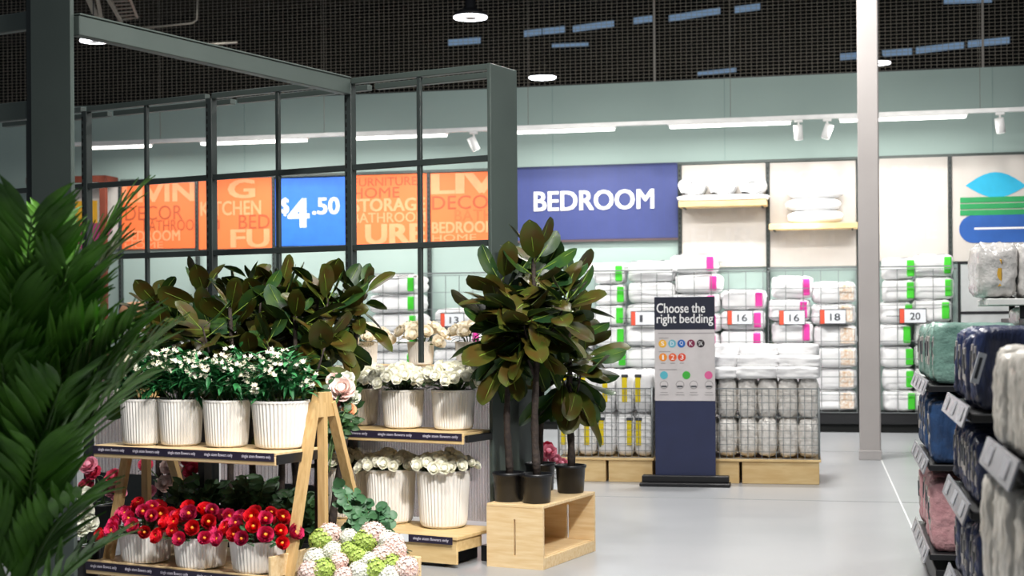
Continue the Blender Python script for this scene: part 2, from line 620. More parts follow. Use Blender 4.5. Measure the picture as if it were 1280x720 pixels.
for u0, u1, lb, pw in TB:
    s0 = FW.pl(u0, 150, TT - .04)[0]; s1 = FW.pl(u1, 150, TT - .04)[0]
    L = s1 - s0
    t = thing('linear_light', 'lit white tube light on the track ' + lb, 'tube light', FW.w(s0, TT - .04, TH - 0.055), FW.rz, 'tube lights on the wall track')
    MB().bbox((0, -0.04, 0.03), (L, 0.04, 0.054), 0.005).build('housing', M_white, t)
    MB().bbox((0.02, -0.036, 0.0), (L - .02, 0.036, 0.03), 0.008).build('diffuser', M_tube, t)
    a = area('tube_glow', FW.w(s0 + L / 2, TT - .04, TH - 0.07), FW.w(s0 + L / 2, TT + 0.42, 1.6), pw, L, 0.08, (1, 0.98, 0.94))
    a.rotation_euler = (R(2), 0, FW.rz)
for u, v, lb, yaw in ((592, 172, 'beside the grey end panel', 40), (998, 157, 'left one of the pair near the column', 5), (1034, 155, 'right one of the pair near the column', -35), (1250, 149, 'above the panel with blue and green shapes', 15)):
    s, h = FW.pl(u, v, TT)
    t = thing('track_spotlight', 'small white cylindrical track spotlight ' + lb, 'spotlight', FW.w(s, TT, TH), FW.rz, 'spotlights on the wall track')
    mb = MB(); mb.bbox((-.05, -.02, -.03), (.05, .02, 0), .004); mb.build('adapter', M_white, t)
    mb = MB(); mb.tube([(0, 0, -.03), (0, 0, -.09)], 0.012, 8); mb.build('neck', M_white, t)
    d = Vector((math.sin(R(yaw)) * .5, .25, -.8)).normalized()
    c = Vector((0, 0, -.15))
    mb = MB(); mb.tube([c - d * .085, c - d * .083, c + d * .08, c + d * .085], [.04, .052, .052, .046], 20); mb.build('head', M_white, t)
    mb = MB(); mb.tube([c + d * .0855, c + d * .087], [.044, .044], 20); mb.build('lens', M_tube, t)
    sl = bpy.data.lights.new('spot_glow', 'SPOT'); sl.energy = 160; sl.spot_size = R(45); sl.spot_blend = .6; sl.shadow_soft_size = .05
    so = bpy.data.objects.new('spot_glow', sl); COL.objects.link(so)
    so.location = FW.w(s, TT, TH - .15) + Vector((d.x * FW.es.x + d.y * FW.et.x, d.x * FW.es.y + d.y * FW.et.y, d.z)) * .1
    so.rotation_euler = Vector((d.x * FW.es.x + d.y * FW.et.x, d.x * FW.es.y + d.y * FW.et.y, d.z)).to_track_quat('-Z', 'Y').to_euler()

# cable ladder and conduit at the upper left
t = thing('cable_tray', 'slatted metal cable tray slung under the dark roof, upper left corner', 'cable tray', P(165, 10, 16.5))
o0 = P(165, 10, 16.5)
A0 = P(136, -8, 16.0) - o0; A1 = P(150, 25, 16.8) - o0; B0 = P(160, -8, 16.0) - o0; B1 = P(172, 22, 16.8) - o0
for a, b in ((A0, A1), (B0, B1)):
    mb = MB(); mb.beam(a, b, 0.02, 0.03); mb.build('side_rail', M_conduit, t)
for k in range(8):
    f = k / 7
    mb = MB(); mb.beam(A0.lerp(A1, f), B0.lerp(B1, f), 0.028, 0.012); mb.build('rung', M_conduit, t)
t = thing('roof_brace', 'paired diagonal steel brace under the roof left of the cable tray', 'roof brace', P(118, 10, 16.2))
o0 = P(118, 10, 16.2)
for (a, b), w_ in ((((108, -8), (123, 26)), .06), (((121, -8), (127, 26)), .04), (((131, -8), (152, 28)), .03)):
    mb = MB(); mb.beam(P(*a, 16.0) - o0, P(*b, 16.5) - o0, w_, .03); mb.build('bar', M_conduit, t)
for i, (pts, lb) in enumerate((([(150, 38), (240, 29), (246, 25), (247, -10)], 'thin bent conduit pipe under the roof right of the cable tray'),
                               ([(250, 56), (297, 53)], 'short straight conduit under the roof above the overhead beam'))):
    o0 = P(*pts[0], 17)
    mb = MB(); mb.tube([P(a, b, 17) - o0 for a, b in pts], 0.012, 6)
    tag(mb.build('conduit_pipe', M_conduit, None, o0), lb, 'conduit')

# ================================================================== FAR WALL FITTINGS
UP = [52, 150, 246, 342, 437, 536, 641, 850, 960, 1073, 1188, 1300]
US = [FW.pl(u, 300, -.06)[0] for u in UP]
PT = FW.pl(1000, 202, -.06)[1]           # top of the panels
for i, s in enumerate(US):
    lbs = ['behind the palm', 'left of the decor poster', 'between decor and kitchen posters', 'left of the price poster', 'right of the price poster', 'between the storage and living posters',
           'left of the bedroom sign', 'right of the bedroom sign', 'between the two wooden shelves', 'beside the white column', 'left of the panel with blue shapes', 'at the right edge']
    t = thing('wall_upright', 'slim dark slotted wall upright ' + lbs[i], 'shelf upright', FW.w(s, 0, 0), FW.rz, 'slotted wall uprights')
    MB().bbox((-.022, -.07, .1), (.022, -.002, PT), .004).build('channel', M_frame_dk, t)
    mb = MB()
    h = .4
    while h < PT - .05:
        mb.box((-.007, -.0712, h), (.007, -.0695, h + .025)); h += .06
    mb.build('slots', M_slot, t)['kind'] = 'stuff'


tr_ = thing('upright_cap_rail', 'slim grey rail capping the wall uprights above the signs and panels', 'rail', FW.w(US[1], -.05, PT), FW.rz)
MB().bbox((0, 0, .002), (US[-1] - US[1], .04, .04), .004).build('rail', M_frame, tr_)


def panel(name, label, cat, i, v0, v1, m, j=None, group=None, uref=None, th=.02):
    s0 = US[i] + .024; s1 = US[j or i + 1] - .024
    um = uref or (UP[i] + UP[j or i + 1]) / 2
    h1 = FW.pl(um, v0, -.06)[1]; h0 = FW.pl(um, v1, -.06)[1]
    t = thing(name, label, cat, FW.w(s0, -.05, h0), FW.rz, group)
    MB().bbox((0, 0, 0), (s1 - s0, th, h1 - h0), .003).build('board', m, t)
    return t, s1 - s0, h1 - h0


def words(t, W, H, lst):
    for (s, x, z, w, h, m, b) in lst:
        text('lettering', s, w * W, h * H, m, t, x * W, 0, z * H, b)


OG = 'orange word posters'
t, W, H = panel('word_poster', 'orange poster with the words DECOR, BATHROOM and BEDROOM', 'poster', 1, 229, 311, M_orange, group=OG)
words(t, W, H, [('LIVIN', .02, .72, .96, .27, M_or_lt, .03), ('DECOR', .05, .44, .78, .22, M_or_dk, 0), ('BATHROO', .30, .27, .68, .17, M_or_dk, -.005), ('BEDROOM', .04, .12, .75, .16, M_or_lt, .02), ('HOME', .04, .01, .52, .10, M_or_lt, 0)])
t, W, H = panel('word_poster', 'orange poster with the word KITCHEN and a cut off BED', 'poster', 2, 223, 311, M_orange, group=OG)
words(t, W, H, [('G', .42, .72, .34, .26, M_or_lt, .03), ('KITCHEN', .03, .48, .82, .20, M_or_lt, .02), ('BED', .55, .28, .42, .20, M_or_dk, 0), ('M', .14, .28, .15, .14, M_or_dk, 0), ('FU', .45, .02, .50, .25, M_or_lt, .03)])
t, W, H = panel('price_poster', 'bright blue price poster reading $4.50 between the orange posters', 'poster', 3, 222, 307, M_blue)
words(t, W, H, [('$', .085, .45, .10, .26, M_letter, .025), ('4', .19, .28, .265, .41, M_letter, .03), ('.50', .52, .46, .36, .24, M_letter, .025)])
t, W, H = panel('word_poster', 'orange poster with the words FURNITURE, HOME and STORAGE', 'poster', 4, 218, 306, M_orange, group=OG)
words(t, W, H, [('FURNITURE', .03, .84, .84, .12, M_or_dk, -.005), ('HOME', .02, .67, .62, .15, M_or_dk, 0), ('STORAGE', .02, .48, .95, .18, M_or_lt, .03), ('BATHROOM', .02, .32, .96, .14, M_or_lt, .01), ('URE', .2, .02, .76, .27, M_or_lt, .04)])
t, W, H = panel('word_poster', 'orange poster reading LIV and DECO next to the grey end panel', 'poster', 5, 215, 302, M_orange, group=OG)
words(t, W, H, [('LIV', .03, .70, .80, .28, M_or_lt, .04), ('DECO', .02, .47, .70, .20, M_or_dk, -.005), ('BATH', .3, .30, .48, .16, mat('orange_print_mid', '#e96a38', .6), 0), ('BEDROOM', .02, .13, .78, .16, M_or_lt, .03), ('HOME', .02, .01, .55, .10, M_or_lt, 0)])
# picture at far left with a rust frame
t, W, H = panel('abstract_picture', 'cream panel with yellow and magenta shapes and a rust post, behind the palm', 'picture', 0, 234, 312, M_beige)
MB().box((.30 * W, -.006, .25 * H), (.72 * W, 0, .78 * H)).build('yellow_shape', M_yel, t)
MB().prism([(.45 * W, .02 * H), (.8 * W, .02 * H), (.95 * W, .42 * H), (.5 * W, .42 * H)], -.012, -.006).build('magenta_shape', M_mag, t)
s0 = FW.pl(124, 250, -.4)[0]; s1 = FW.pl(132, 250, -.4)[0]; hh = FW.pl(128, 219, -.4)[1]
t = thing('rust_timber_arch', 'rust brown timber frame standing before the cream picture behind the palm', 'frame', FW.w(s1, -.4, 0), FW.rz)
MB().bbox((s0 - s1, 0, 0), (0, .06, hh), .004).build('post', M_rust, t)
MB().bbox((-1.2, 0, hh - .09), (0, .06, hh), .004).build('top_rail', M_rust, t)
MB().bbox((-.09, .06, hh - .09), (0, .36, hh), .004).build('return_rail', M_rust, t)

# bedroom sign
t, W, H = panel('bedroom_sign', 'wide blue sign reading BEDROOM in white letters', 'sign', 6, 206, 299, M_bsign, j=7, th=.04)
a, hb = FW.pl(668, 264, -.06); b, _ = FW.pl(817, 262, -.06); _, ht = FW.pl(668, 240, -.06)
for k in range(24):
    MB().box((W * k / 24 + .001, -.0006, 0), (W * k / 24 + .003, 0, H)).build('board_seam', mat('sign_seam', '#2c3f8c', .5), t)
text('lettering', 'BEDROOM', b - a, ht - hb, M_letter, t, a - (US[6] + .024), 0, hb - FW.pl(745, 299, -.06)[1], .022, .012)
MB().box((0, -.01, -.03), (W, .04, 0)).build('bottom_trim', mat('sign_trim', '#5a4a4c', .5), t)

# cream panels
CG = 'cream wall panels'
for i, v0, v1, lb, wds in ((7, 205, 334, 'cream wall panel behind the rolled duvets', ('LIVI', 'CHE', 'FUR')), (8, 202, 333, 'cream wall panel behind the stacked pillows', ('HOME', 'BATH', 'KIT')),
                           (9, 197, 326, 'cream wall panel just right of the white column', ('LIVI', 'CHE', 'HOME'))):
    t, W, H = panel('wall_panel', lb, 'wall panel', i, v0, v1, M_beige, group=CG)
    for k, wd_ in enumerate(wds):
        text('lettering', wd_, W * .75, H * .17, M_beige_l, t, W * .12, 0, H * (.75 - .27 * k), .02, .002)
t, W, H = panel('graphic_panel', 'cream panel printed with a cyan oval, green stripes and blue pillow shape', 'wall panel', 10, 193, 326, M_beige)
def gs(u, v):
    s, h = FW.pl(u, v, -.06)
    return s - (US[10] + .024), h - FW.pl(1244, 326, -.06)[1]
pts = [gs(1207, 232)] + [gs(1207 + 76 * k / 10, 232 - 17 * math.sin(math.pi * k / 10)) for k in range(1, 10)] + [gs(1283, 232)] + [gs(1283 - 76 * k / 10, 232 + 15 * math.sin(math.pi * k / 10)) for k in range(1, 10)]
MB().prism(list(reversed(pts)), -.006, 0).build('cyan_oval', M_cyan, t)
for k in range(3):
    x0, z1 = gs(1200, 247 + 8 * k); x1, z0 = gs(1296, 251.5 + 8 * k)
    MB().box((x0, -.008, z0), (x1, -.001, z1)).build('green_stripe', M_green, t)
x0, z0 = gs(1199, 304); x1, z1 = gs(1300, 267)
r = (z1 - z0) / 2
pts = [(x0 + r - r * math.cos(a), z0 + r + r * math.sin(a)) for a in [R(-90 + 15 * k) for k in range(13)]] + [(x1, z1), (x1, z0)]
MB().prism(list(reversed(pts)), -.006, 0).build('blue_pillow_shape', M_roy, t)
x0, z0 = gs(1218, 287); x1, z1 = gs(1300, 283)
MB().box((x0, -.009, z0), (x1, -.006, z1)).build('white_line', M_letter, t)

# wooden shelves and what lies on them
def wall_shelf(u0, u1, v, lb):
    s0, h = FW.pl(u0, v, -.38); s1, _ = FW.pl(u1, v, -.38)
    t = thing('wall_shelf', lb, 'shelf', FW.w(s0, -.38, h - .07), FW.rz)
    MB().bbox((0, 0, 0), (s1 - s0, .30, .07), .005).build('board', M_woodp, t)
    for x in (.06, s1 - s0 - .06):
        MB().box((x - .01, .04, -.012), (x + .01, .33, 0)).build('bracket', M_frame_dk, t)
    return s0, s1, h
s0, s1, h = wall_shelf(848, 958, 252, 'pale wooden wall shelf carrying three rolled duvets')
me = pack_mesh('folded_duvet', s1 - s0 + .04, .30, .075, 6, 9, .05, 3)
tag(obj('folded_duvet', me, M_cloth, None, FW.w((s0 + s1) / 2, -.235, h), FW.rz), 'flat folded white duvet under the three rolls on the shelf', 'duvet')
def roll_mesh(seed):
    mb = MB(); out = []; inn = []
    N = 44
    for k in range(N + 1):
        a = k / N * 2.6 * 2 * math.pi
        r = .035 + .105 * k / N + .008 * math.sin(k * 1.7 + seed)
        out.append((1.28 * r * math.cos(a), r * math.sin(a)))
    vs = []; fs = []
    for yy, sc in ((-.15, .97), (-.13, 1.0), (.13, 1.0), (.15, .97)):
        for x, z in out: vs.append((x * sc, yy, z * sc))
    n = N + 1
    for j in range(3):
        for k in range(N):
            fs.append((j * n + k, j * n + k + 1, (j + 1) * n + k + 1, (j + 1) * n + k))
    mb.add(vs, fs, True)
    # end faces: band between successive turns
    step = int(N / 2.6)
    for yy, off in ((-.146, 0), (.146, 0)):
        vs = [(x, yy, z) for x, z in out]
        fs = []
        for k in range(N - step):
            q = (k, k + 1, k + 1 + step, k + step)
            fs.append(q if yy > 0 else tuple(reversed(q)))
        mb.add(vs, fs, True)
    vs = []; fs = []
    n2 = 24
    for yy in (-.125, .125):
        vs += [(1.28 * .118 * math.cos(2 * math.pi * k / n2), yy, .118 * math.sin(2 * math.pi * k / n2)) for k in range(n2)]
    fs = [tuple(range(n2)), tuple(reversed(range(n2, 2 * n2)))] + [(k, k + n2, (k + 1) % n2 + n2, (k + 1) % n2) for k in range(n2)]
    mb.add(vs, fs)
    z0 = min(v[2] for v in mb.v)
    mb.v = [(x, y, z - z0) for x, y, z in mb.v]
    return mb.mesh('rolled_duvet')
for k, (u, lb) in enumerate(((867, 'leftmost of the three rolled white duvets on the shelf'), (905, 'middle one of the three rolled white duvets on the shelf'), (943, 'rightmost of the three rolled white duvets on the shelf'))):
    s = FW.pl(u, 240, -.24)[0]
    tag(obj('rolled_duvet', roll_mesh(k), M_cloth, None, FW.w(s, -.24, h + .07), FW.rz), lb, 'duvet', 'rolled duvets')
s0, s1, h = wall_shelf(961, 1072, 280, 'pale wooden wall shelf carrying three stacked pillows')
for k, lb in enumerate(('bottom', 'middle', 'top')):
    me = pack_mesh('stacked_pillow', .66, .29, .165, 3.0, 10, .05, 20 + k, 2.5)
    s = FW.pl(1018, 250, -.24)[0]
    tag(obj('stacked_pillow', me, M_cloth, None, FW.w(s + (.01, -.015, .01)[k], -.225, h + .15 * k), FW.rz), lb + ' white pillow of the stack of three on the shelf', 'pillow', 'pillows on the wall shelf')

# ---- black plinth, bedding packs, wire fronts and price tags
s0 = FW.pl(430, 520, -.62)[0]; s1 = FW.pl(1400, 520, -.62)[0]
t = thing('rack_plinth', 'long low black plinth under the stacked bedding at the far wall', 'plinth', FW.w(s0, -.62, 0), FW.rz)
MB().box((0, .04, 0), (s1 - s0, .6, .10)).build('kick_board', M_slot, t)
MB().bbox((0, 0, .10), (s1 - s0, .6, .24), .006).build('deck', M_black, t)
PV = {}
def pk(w, h, kind):
    key = (round(w, 2), round(h, 2), kind, random.randrange(3))
    if key not in PV:
        PV[key] = pack_mesh('bedding_pack', w * 1.04, .44, h * 1.0, 5.5, 9, .06, random.randrange(99))
    return PV[key]
COLS = [(470, 532, 345, 'green', 'at the far left beside the rubber plants'), (548, 610, 386, 'pink', 'behind the price tag 13'), (690, 740, 392, None, 'behind the tall rubber trees'),
        (747, 783, 330, 'green', 'with green labels right of the rubber trees'), (786, 842, 327, None, 'left of the bedding guide sign, no labels'), (844, 899, 319, 'pink', 'below the rolled duvets'),
        (903, 955, 363, 'pink', 'behind the left price tag 16'), (964, 1013, 346, 'pink', 'behind the right price tag 16'), (1018, 1070, 353, 'floral', 'behind the price tag 18'),
        (1101, 1139, 323, 'green', 'just right of the white column'), (1142, 1190, 319, 'green', 'behind the price tag 20'), (1204, 1262, 400, None, 'behind the grey packs on the racks')]
LM = {'green': M_lg, 'pink': M_lp, 'floral': M_lb}
for u0, u1, vt, lab, lb in COLS:
    s0, ht = FW.pl(u0, vt, -.36); s1, _ = FW.pl(u1, vt, -.36)
    w = s1 - s0
    n = max(3, round((ht - .24) / .255)); ph = (ht - .24) / n
    for k in range(n):
        g = 'bedding packs ' + lb
        lvl = ['lowest', 'second', 'third', 'fourth', 'fifth', 'sixth', 'seventh', 'eighth', 'ninth'][k] if k < n - 1 else 'topmost'
        adj = ('%s %s pack, stack ' % (lvl, 'white' if lab is None else {'green': 'green-labelled white', 'pink': 'pink-labelled white', 'floral': 'floral-labelled white'}[lab])) + lb
        t = thing('bedding_pack', adj, 'bedding pack', FW.w((s0 + s1) / 2 + random.uniform(-.025, .025), -.36 + random.uniform(-.02, .02), .24 + k * ph), FW.rz + random.uniform(-.05, .05), g)
        o = obj('body', pk(w, ph, 'p'), M_cloth, t)
        if lab:
            x = w * .27 if lab != 'floral' else w * .12
            lw = .085 if lab != 'floral' else .17
            MB().bbox((x, -.232, ph * .14), (x + lw, -.19, ph * .88), .01).build('label', LM[lab], t)
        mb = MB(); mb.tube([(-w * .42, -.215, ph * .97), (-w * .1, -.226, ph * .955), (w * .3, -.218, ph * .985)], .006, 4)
        mb.build('seam_shade', mat('seam_shadow', '#55595c', .6), t)  # dark line along the top edge, its grey painting the seam's shadow
# loose comforter tops spilling over
for u, v, w, lb in ((760, 336, .75, 'loose puffy white comforter topping the stacks right of the rubber trees'), (925, 372, .5, 'puffy white comforter behind the left price tag 16'), (870, 326, .62, 'puffy white comforter topping the stack below the rolled duvets')):
    s, h = FW.pl(u, v, -.33)
    tag(obj('comforter', pack_mesh('comforter', w, .4, .13, 3.2, 9, .12, int(u)), M_cloth, None, FW.w(s, -.33, h - .06), FW.rz), lb, 'comforter')
for i, j, lb in ((4, 5, 'behind the storage poster bay'), (5, 6, 'left of the grey end panel'), (6, 7, 'below the bedroom sign'), (7, 8, 'below the rolled duvets'), (8, 9, 'below the stacked pillows'), (9, 10, 'right of the white column'), (10, 11, 'below the panel with blue shapes')):
    s0, s1 = US[i] + .03, US[j] - .03
    ht = FW.pl(960, 339, -.6)[1]
    t = thing('retaining_grid', 'thin wire retaining grid in front of the bedding ' + lb, 'wire grid', FW.w(s0, -.645, .24), FW.rz, 'wire grids on the far wall')
    W = s1 - s0; H = ht - .24
    nb = max(3, round(W / .19))
    for k in range(nb + 1):
        mb = MB(); x = W * k / nb; mb.beam((x, 0, 0), (x, 0, H), .008); mb.build('wire', M_wire, t)
    for k in range(9):
        mb = MB(); z = H * k / 8; mb.beam((0, .006, z), (W, .006, z), .008); mb.build('wire', M_wire, t)
    mb = MB(); mb.beam((0, .0, H + .03), (W, .0, H + .03), .018); mb.build('top_wire', M_wire, t)
    for x in (0, W):
        mb = MB(); mb.beam((x, 0, H), (x, .58, H + .02), .014); mb.build('arm', M_wire, t)
for u, v, n, lb in ((565, 400, '13', 'reading 13 behind the cream roses'), (804, 398, '10', 'half hidden left of the bedding guide sign'), (925, 397, '16', 'reading 16, left one of two'), (990, 397, '16', 'reading 16, right one of two'),
                    (1041, 396, '18', 'reading 18 beside the white column'), (1141, 395, '20', 'reading 20 right of the white column')):
    s, h = FW.pl(u, v, -.68)
    t = thing('price_tag', 'white price tag with red end ' + lb, 'price tag', FW.w(s, -.675, h), FW.rz, 'price tags at the far wall')
    MB().bbox((-.155, 0, -.09), (.155, .012, .09), .003).build('backing', M_ink, t)
    MB().box((-.095, -.004, -.078), (.148, 0, .078)).build('card', M_tag, t)
    MB().box((-.148, -.004, -.083), (-.097, 0, .083)).build('red_end', M_tagr, t)
    if n != '10':
        text('lettering', n, .115, .085, M_ink, t, -.03, -.004, -.045, .012, .002)
    else:
        text('lettering', '1', .03, .085, M_ink, t, -.04, -.004, -.045, .012, .002)
    mb = MB(); mb.tube([(-.3, .02, 0), (-.155, .006, .0)], .006, 4); mb.build('clip', M_ink, t)
# bed with cushions seen through the left frame bays
s0, h = FW.pl(150, 385, -1.3); s1, _ = FW.pl(330, 385, -1.3)
t = thing('display_bed', 'bed made up in white linen behind the rubber plants at left', 'bed', FW.w((s0 + s1) / 2, -1.3, 0), FW.rz)
bw_ = s1 - s0
MB().bbox((-bw_ / 2, -.7, .12), (bw_ / 2, .7, .34), .01).build('base', M_woodp, t)
for x in (-bw_ / 2 + .1, bw_ / 2 - .1):
    for y in (-.6, .6):
        MB().box((x - .03, y - .03, 0), (x + .03, y + .03, .12)).build('foot', M_black, t)
obj('mattress', pack_mesh('mattress', bw_ * .99, 1.38, .34, 7, 8, .02, 4), M_cloth, t, (0, 0, .34))
for k in range(3):
    obj('folded_throw', pack_mesh('folded_throw', bw_ * .9, .9, .24, 5, 10, .07, 14 + k), M_cloth, t, (0, 0, .68 + .215 * k))
MB().bbox((-bw_ / 2, .72, 0), (bw_ / 2, .78, 1.3), .02).build('headboard', mat('oat_fabric', '#b9ab9a', .9), t)
hb_ = .68 + .215 * 3
for u, m, w, lb in ((172, mat('tan_linen', '#c99772', .8), .50, 'tan cushion on the bed behind the palm'), (218, None, .42, 'plum striped cushion on the bed behind the palm')):
    s, h2 = FW.pl(u, 349, -1.3)
    t = thing('bed_cushion', lb, 'cushion', FW.w(s, -1.3, hb_ + .01), FW.rz)
    obj('cover', pack_mesh('cushion', w, .2, .30, 2.6, 9, .04, int(u), 2), m or mat('plum_white', '#e9dfe4', .8), t)
    if m is None:
        for k in range(4):
            MB().bbox((-.17, -.102, .06 + .05 * k), (.17, -.06, .085 + .05 * k), .006).build('stripe', mat('plum_stripe', '#7a3558', .8), t)

# ================================================================== BINS AND BEDDING GUIDE
ORD = ['first', 'second', 'third', 'fourth', 'fifth', 'sixth', 'seventh', 'eighth', 'ninth', 'tenth', 'eleventh', 'twelfth']
q = at_h(900, 604.5, 0)
FB = Fr(q.x, q.y, 11.0)


def wire_bin(u0, u1, label, dz=.78):
    s0 = FB.pl(u0, 560)[0]; s1 = FB.pl(u1, 560)[0]
    W = s1 - s0
    t = thing('wire_bin', label, 'wire bin', FB.w(s0, 0, 0), FB.rz, 'wire bins on timber plinths')
    ph = FB.pl(900, 577)[1]
    k0 = .5
    for a, b in ((0.0, W * .52 - .012), (W * .52 + .012, W)):
        MB().bbox((a, .015, 0), (b, dz, ph), .004).build('plinth_box', M_woodp, t)
    MB().bbox((-.015, 0, ph), (W + .015, dz + .015, ph + .022), .004).build('plinth_top', M_woodp, t)
    h0 = ph + .024; h1 = FB.pl(900, 486)[1]
    for side, p, q_ in (('front_grid', (0, .02), (W, .02)), ('back_grid', (0, dz - .02), (W, dz - .02)), ('side_grid', (0, .02), (0, dz - .02)), ('side_grid', (W, .02), (W, dz - .02))):
        g = MB()
        p3 = Vector((p[0], p[1], 0)); q3 = Vector((q_[0], q_[1], 0)); L = (q3 - p3).length
        n = max(4, round(L / .058))
        for k in range(n + 1):
            c = p3.lerp(q3, k / n); g.beam(c + Vector((0, 0, h0)), c + Vector((0, 0, h1)), .0045)
        nz = 10
        for k in range(nz + 1):
            z = h0 + (h1 - h0) * k / nz
            g.beam(p3 + Vector((0, 0, z)), q3 + Vector((0, 0, z)), .010 if k in (0, nz) else .0045)
        g.build(side, M_wire if side != 'side_grid' else M_wirew, t)['kind'] = 'stuff'
    for x, y in ((0, .02), (W, .02), (0, dz - .02), (W, dz - .02)):
        mb = MB(); mb.tube([(x, y, h0), (x, y, h1 + .01)], .009, 6); mb.build('corner_post', M_wire, t)
    return s0, W, h0, h1, dz


# left bin: upright pillow packs with yellow labels
s0, W, h0, h1, dz = wire_bin(698, 815, 'wire bin of yellow-labelled pillow packs beside the rubber trees')
nx = 5
bag = [pack_mesh('upright_pack', W / nx * .97, .30, (h1 - h0) * .62, 4.5, 8, .05, 50 + i) for i in range(3)]
for lvl in range(2):
    for row in range(2):
        for k in range(nx):
            x = s0 + W * (k + .5) / nx
            z = h0 + lvl * (h1 - h0) * .62 + (.003 if lvl else 0)
            lb = '%s white pillow pack from the left, %s layer, %s row of the left bin' % (ORD[k], ('lower', 'upper')[lvl], ('front', 'back')[row])
            t = thing('pillow_pack', lb, 'pillow pack', FB.w(x, .20 + .34 * row, z), FB.rz + random.uniform(-.03, .03), 'upright pillow packs in the left bin')
            hh = (h1 - h0) * .62
            obj('bag', bag[(k + lvl + row) % 3], M_cloth, t)
            if row == 0:
                xo = random.choice((-.04, .0, .04))
                MB().bbox((xo - .022, -.158, hh * .28), (xo + .022, -.13, hh * .86), .004).build('label', M_ly, t)
                MB().bbox((xo - .026, -.16, hh * .86), (xo + .03, -.13, hh * .93), .004).build('label_head', M_ink, t)
# right bin: bagged pillows in two layers, flat quilt packs heaped on top
s0, W, h0, h1, dz = wire_bin(821, 1024, 'wire bin of bagged pillows right of the bedding guide sign')
nx = 8
hh = (h1 - h0) * .53
bag = [pack_mesh('pillow_bag', W / nx * 1.02, .33, hh * 1.06, 3.8, 10, .10, 60 + i, 5) for i in range(4)]
for lvl in range(2):
    for row in range(2):
        for k in range(nx):
            lb = '%s bagged pillow from the left, %s layer, %s row of the right bin' % (ORD[k], ('lower', 'upper')[lvl], ('front', 'back')[row])
            o = obj('pillow_bag', bag[(k + 2 * lvl + row) % 4], M_bag, None, FB.w(s0 + W * (k + .5) / nx, .21 + .36 * row, h0 + lvl * hh * 1.07), FB.rz + random.uniform(-.05, .05))
            tag(o, lb, 'pillow', 'bagged pillows in the right bin')
top = h0 + 2 * hh * 1.07
fl_ = [pack_mesh('quilt_pack', W / 4 * 1.08, .44, .105, 6, 10, .07, 70 + i) for i in range(3)]
for lvl in range(3):
    for row in range(2):
        for k in range(4):
            if lvl == 2 and row == 0: continue
            lb = '%s flat white quilt pack from the left, %s layer, %s row on the right bin' % (ORD[k], ('bottom', 'middle', 'top')[lvl], ('front', 'back')[row])
            o = obj('quilt_pack', fl_[(k + lvl) % 3], M_cloth, None, FB.w(s0 + W * (k + .5) / 4, .22 + .36 * row + .05 * lvl, top + lvl * .088), FB.rz + random.uniform(-.04, .04))
            tag(o, lb, 'quilt', 'quilt packs heaped on the right bin')

# bedding guide sign
q = at_h(857, 607, 0)
t = thing('bedding_guide_sign', 'navy floor sign headed Choose the right bedding on a black foot', 'floor sign', q, R(-11))
sc = q.y / F
Wd = 75 * sc; zt = CH + ray(852, 371)[1] * q.y
MB().bbox((-56 * sc, -.12, 0), (56 * sc, .06, .03), .006).build('foot_plate', M_black, t)
MB().bbox((-54 * sc, -.05, .03), (54 * sc, .055, .085), .006).build('foot_clamp', M_black, t)
MB().bbox((-Wd / 2, 0, .06), (Wd / 2, .022, zt), .003).build('board', M_navy, t)
def gz(v): return CH + ray(852, v)[1] * q.y
MB().box((-Wd / 2, -.003, gz(501)), (Wd / 2, 0, gz(412))).build('info_print', M_info, t)
MB().box((-Wd / 2, -.003, gz(412)), (Wd / 2, 0, zt - .002)).build('header_print', M_navyd, t)
def gx(u): return (u - 852.0) * sc
text('lettering', 'Choose the', 60 * sc, 12 * sc, M_letter, t, gx(817.5), -.003, gz(391), .014, .003)
text('lettering', 'right bedding', 70 * sc, 15 * sc, M_letter, t, gx(817.5), -.003, gz(407.5), .014, .003)
def disc(u, v, r, m, name):
    n = 20
    MB().prism([(gx(u) + r * sc * math.cos(-2 * math.pi * k / n), gz(v) + r * sc * math.sin(-2 * math.pi * k / n)) for k in range(n)][::-1], -.005, -.003).build(name, m, t)
for u, m, ch in ((824.5, M_yel, 'S'), (836.5, mat('print_aqua', '#6fb2c4', .6), 'D'), (848, mat('print_blue', '#1763b8', .6), 'Q'), (860, mat('print_maroon', '#7d1f45', .6), 'K'), (872, mat('print_char', '#2c2429', .6), 'SK')):
    disc(u, 429.5, 5, m, 'size_dot')
    w = 5.2 if len(ch) == 1 else 7.2
    text('lettering', ch, w * sc * .8, 5.4 * sc, M_letter, t, gx(u) - w * sc * .4, -.005, gz(432), .0, .001)
for u, m, ch in ((825, mat('print_amber', '#ef8f22', .6), '1'), (837, mat('print_orange', '#e8622e', .6), '2'), (848.5, mat('print_redorange', '#df4a2c', .6), '3')):
    disc(u, 446.5, 5, m, 'warmth_dot')
    text('lettering', ch, (2.2 if ch == '1' else 4.2) * sc, 6 * sc, M_letter, t, gx(u - (1.1 if ch == '1' else 2.1)), -.005, gz(449.5), .0, .001)
for u, m in ((826, mat('print_aqua2', '#58b6c6', .6)), (854, mat('print_green2', '#3fae3c', .6)), (881.5, mat('print_pink2', '#e2649c', .6))):
    disc(u, 469, 5, m, 'fill_dot')
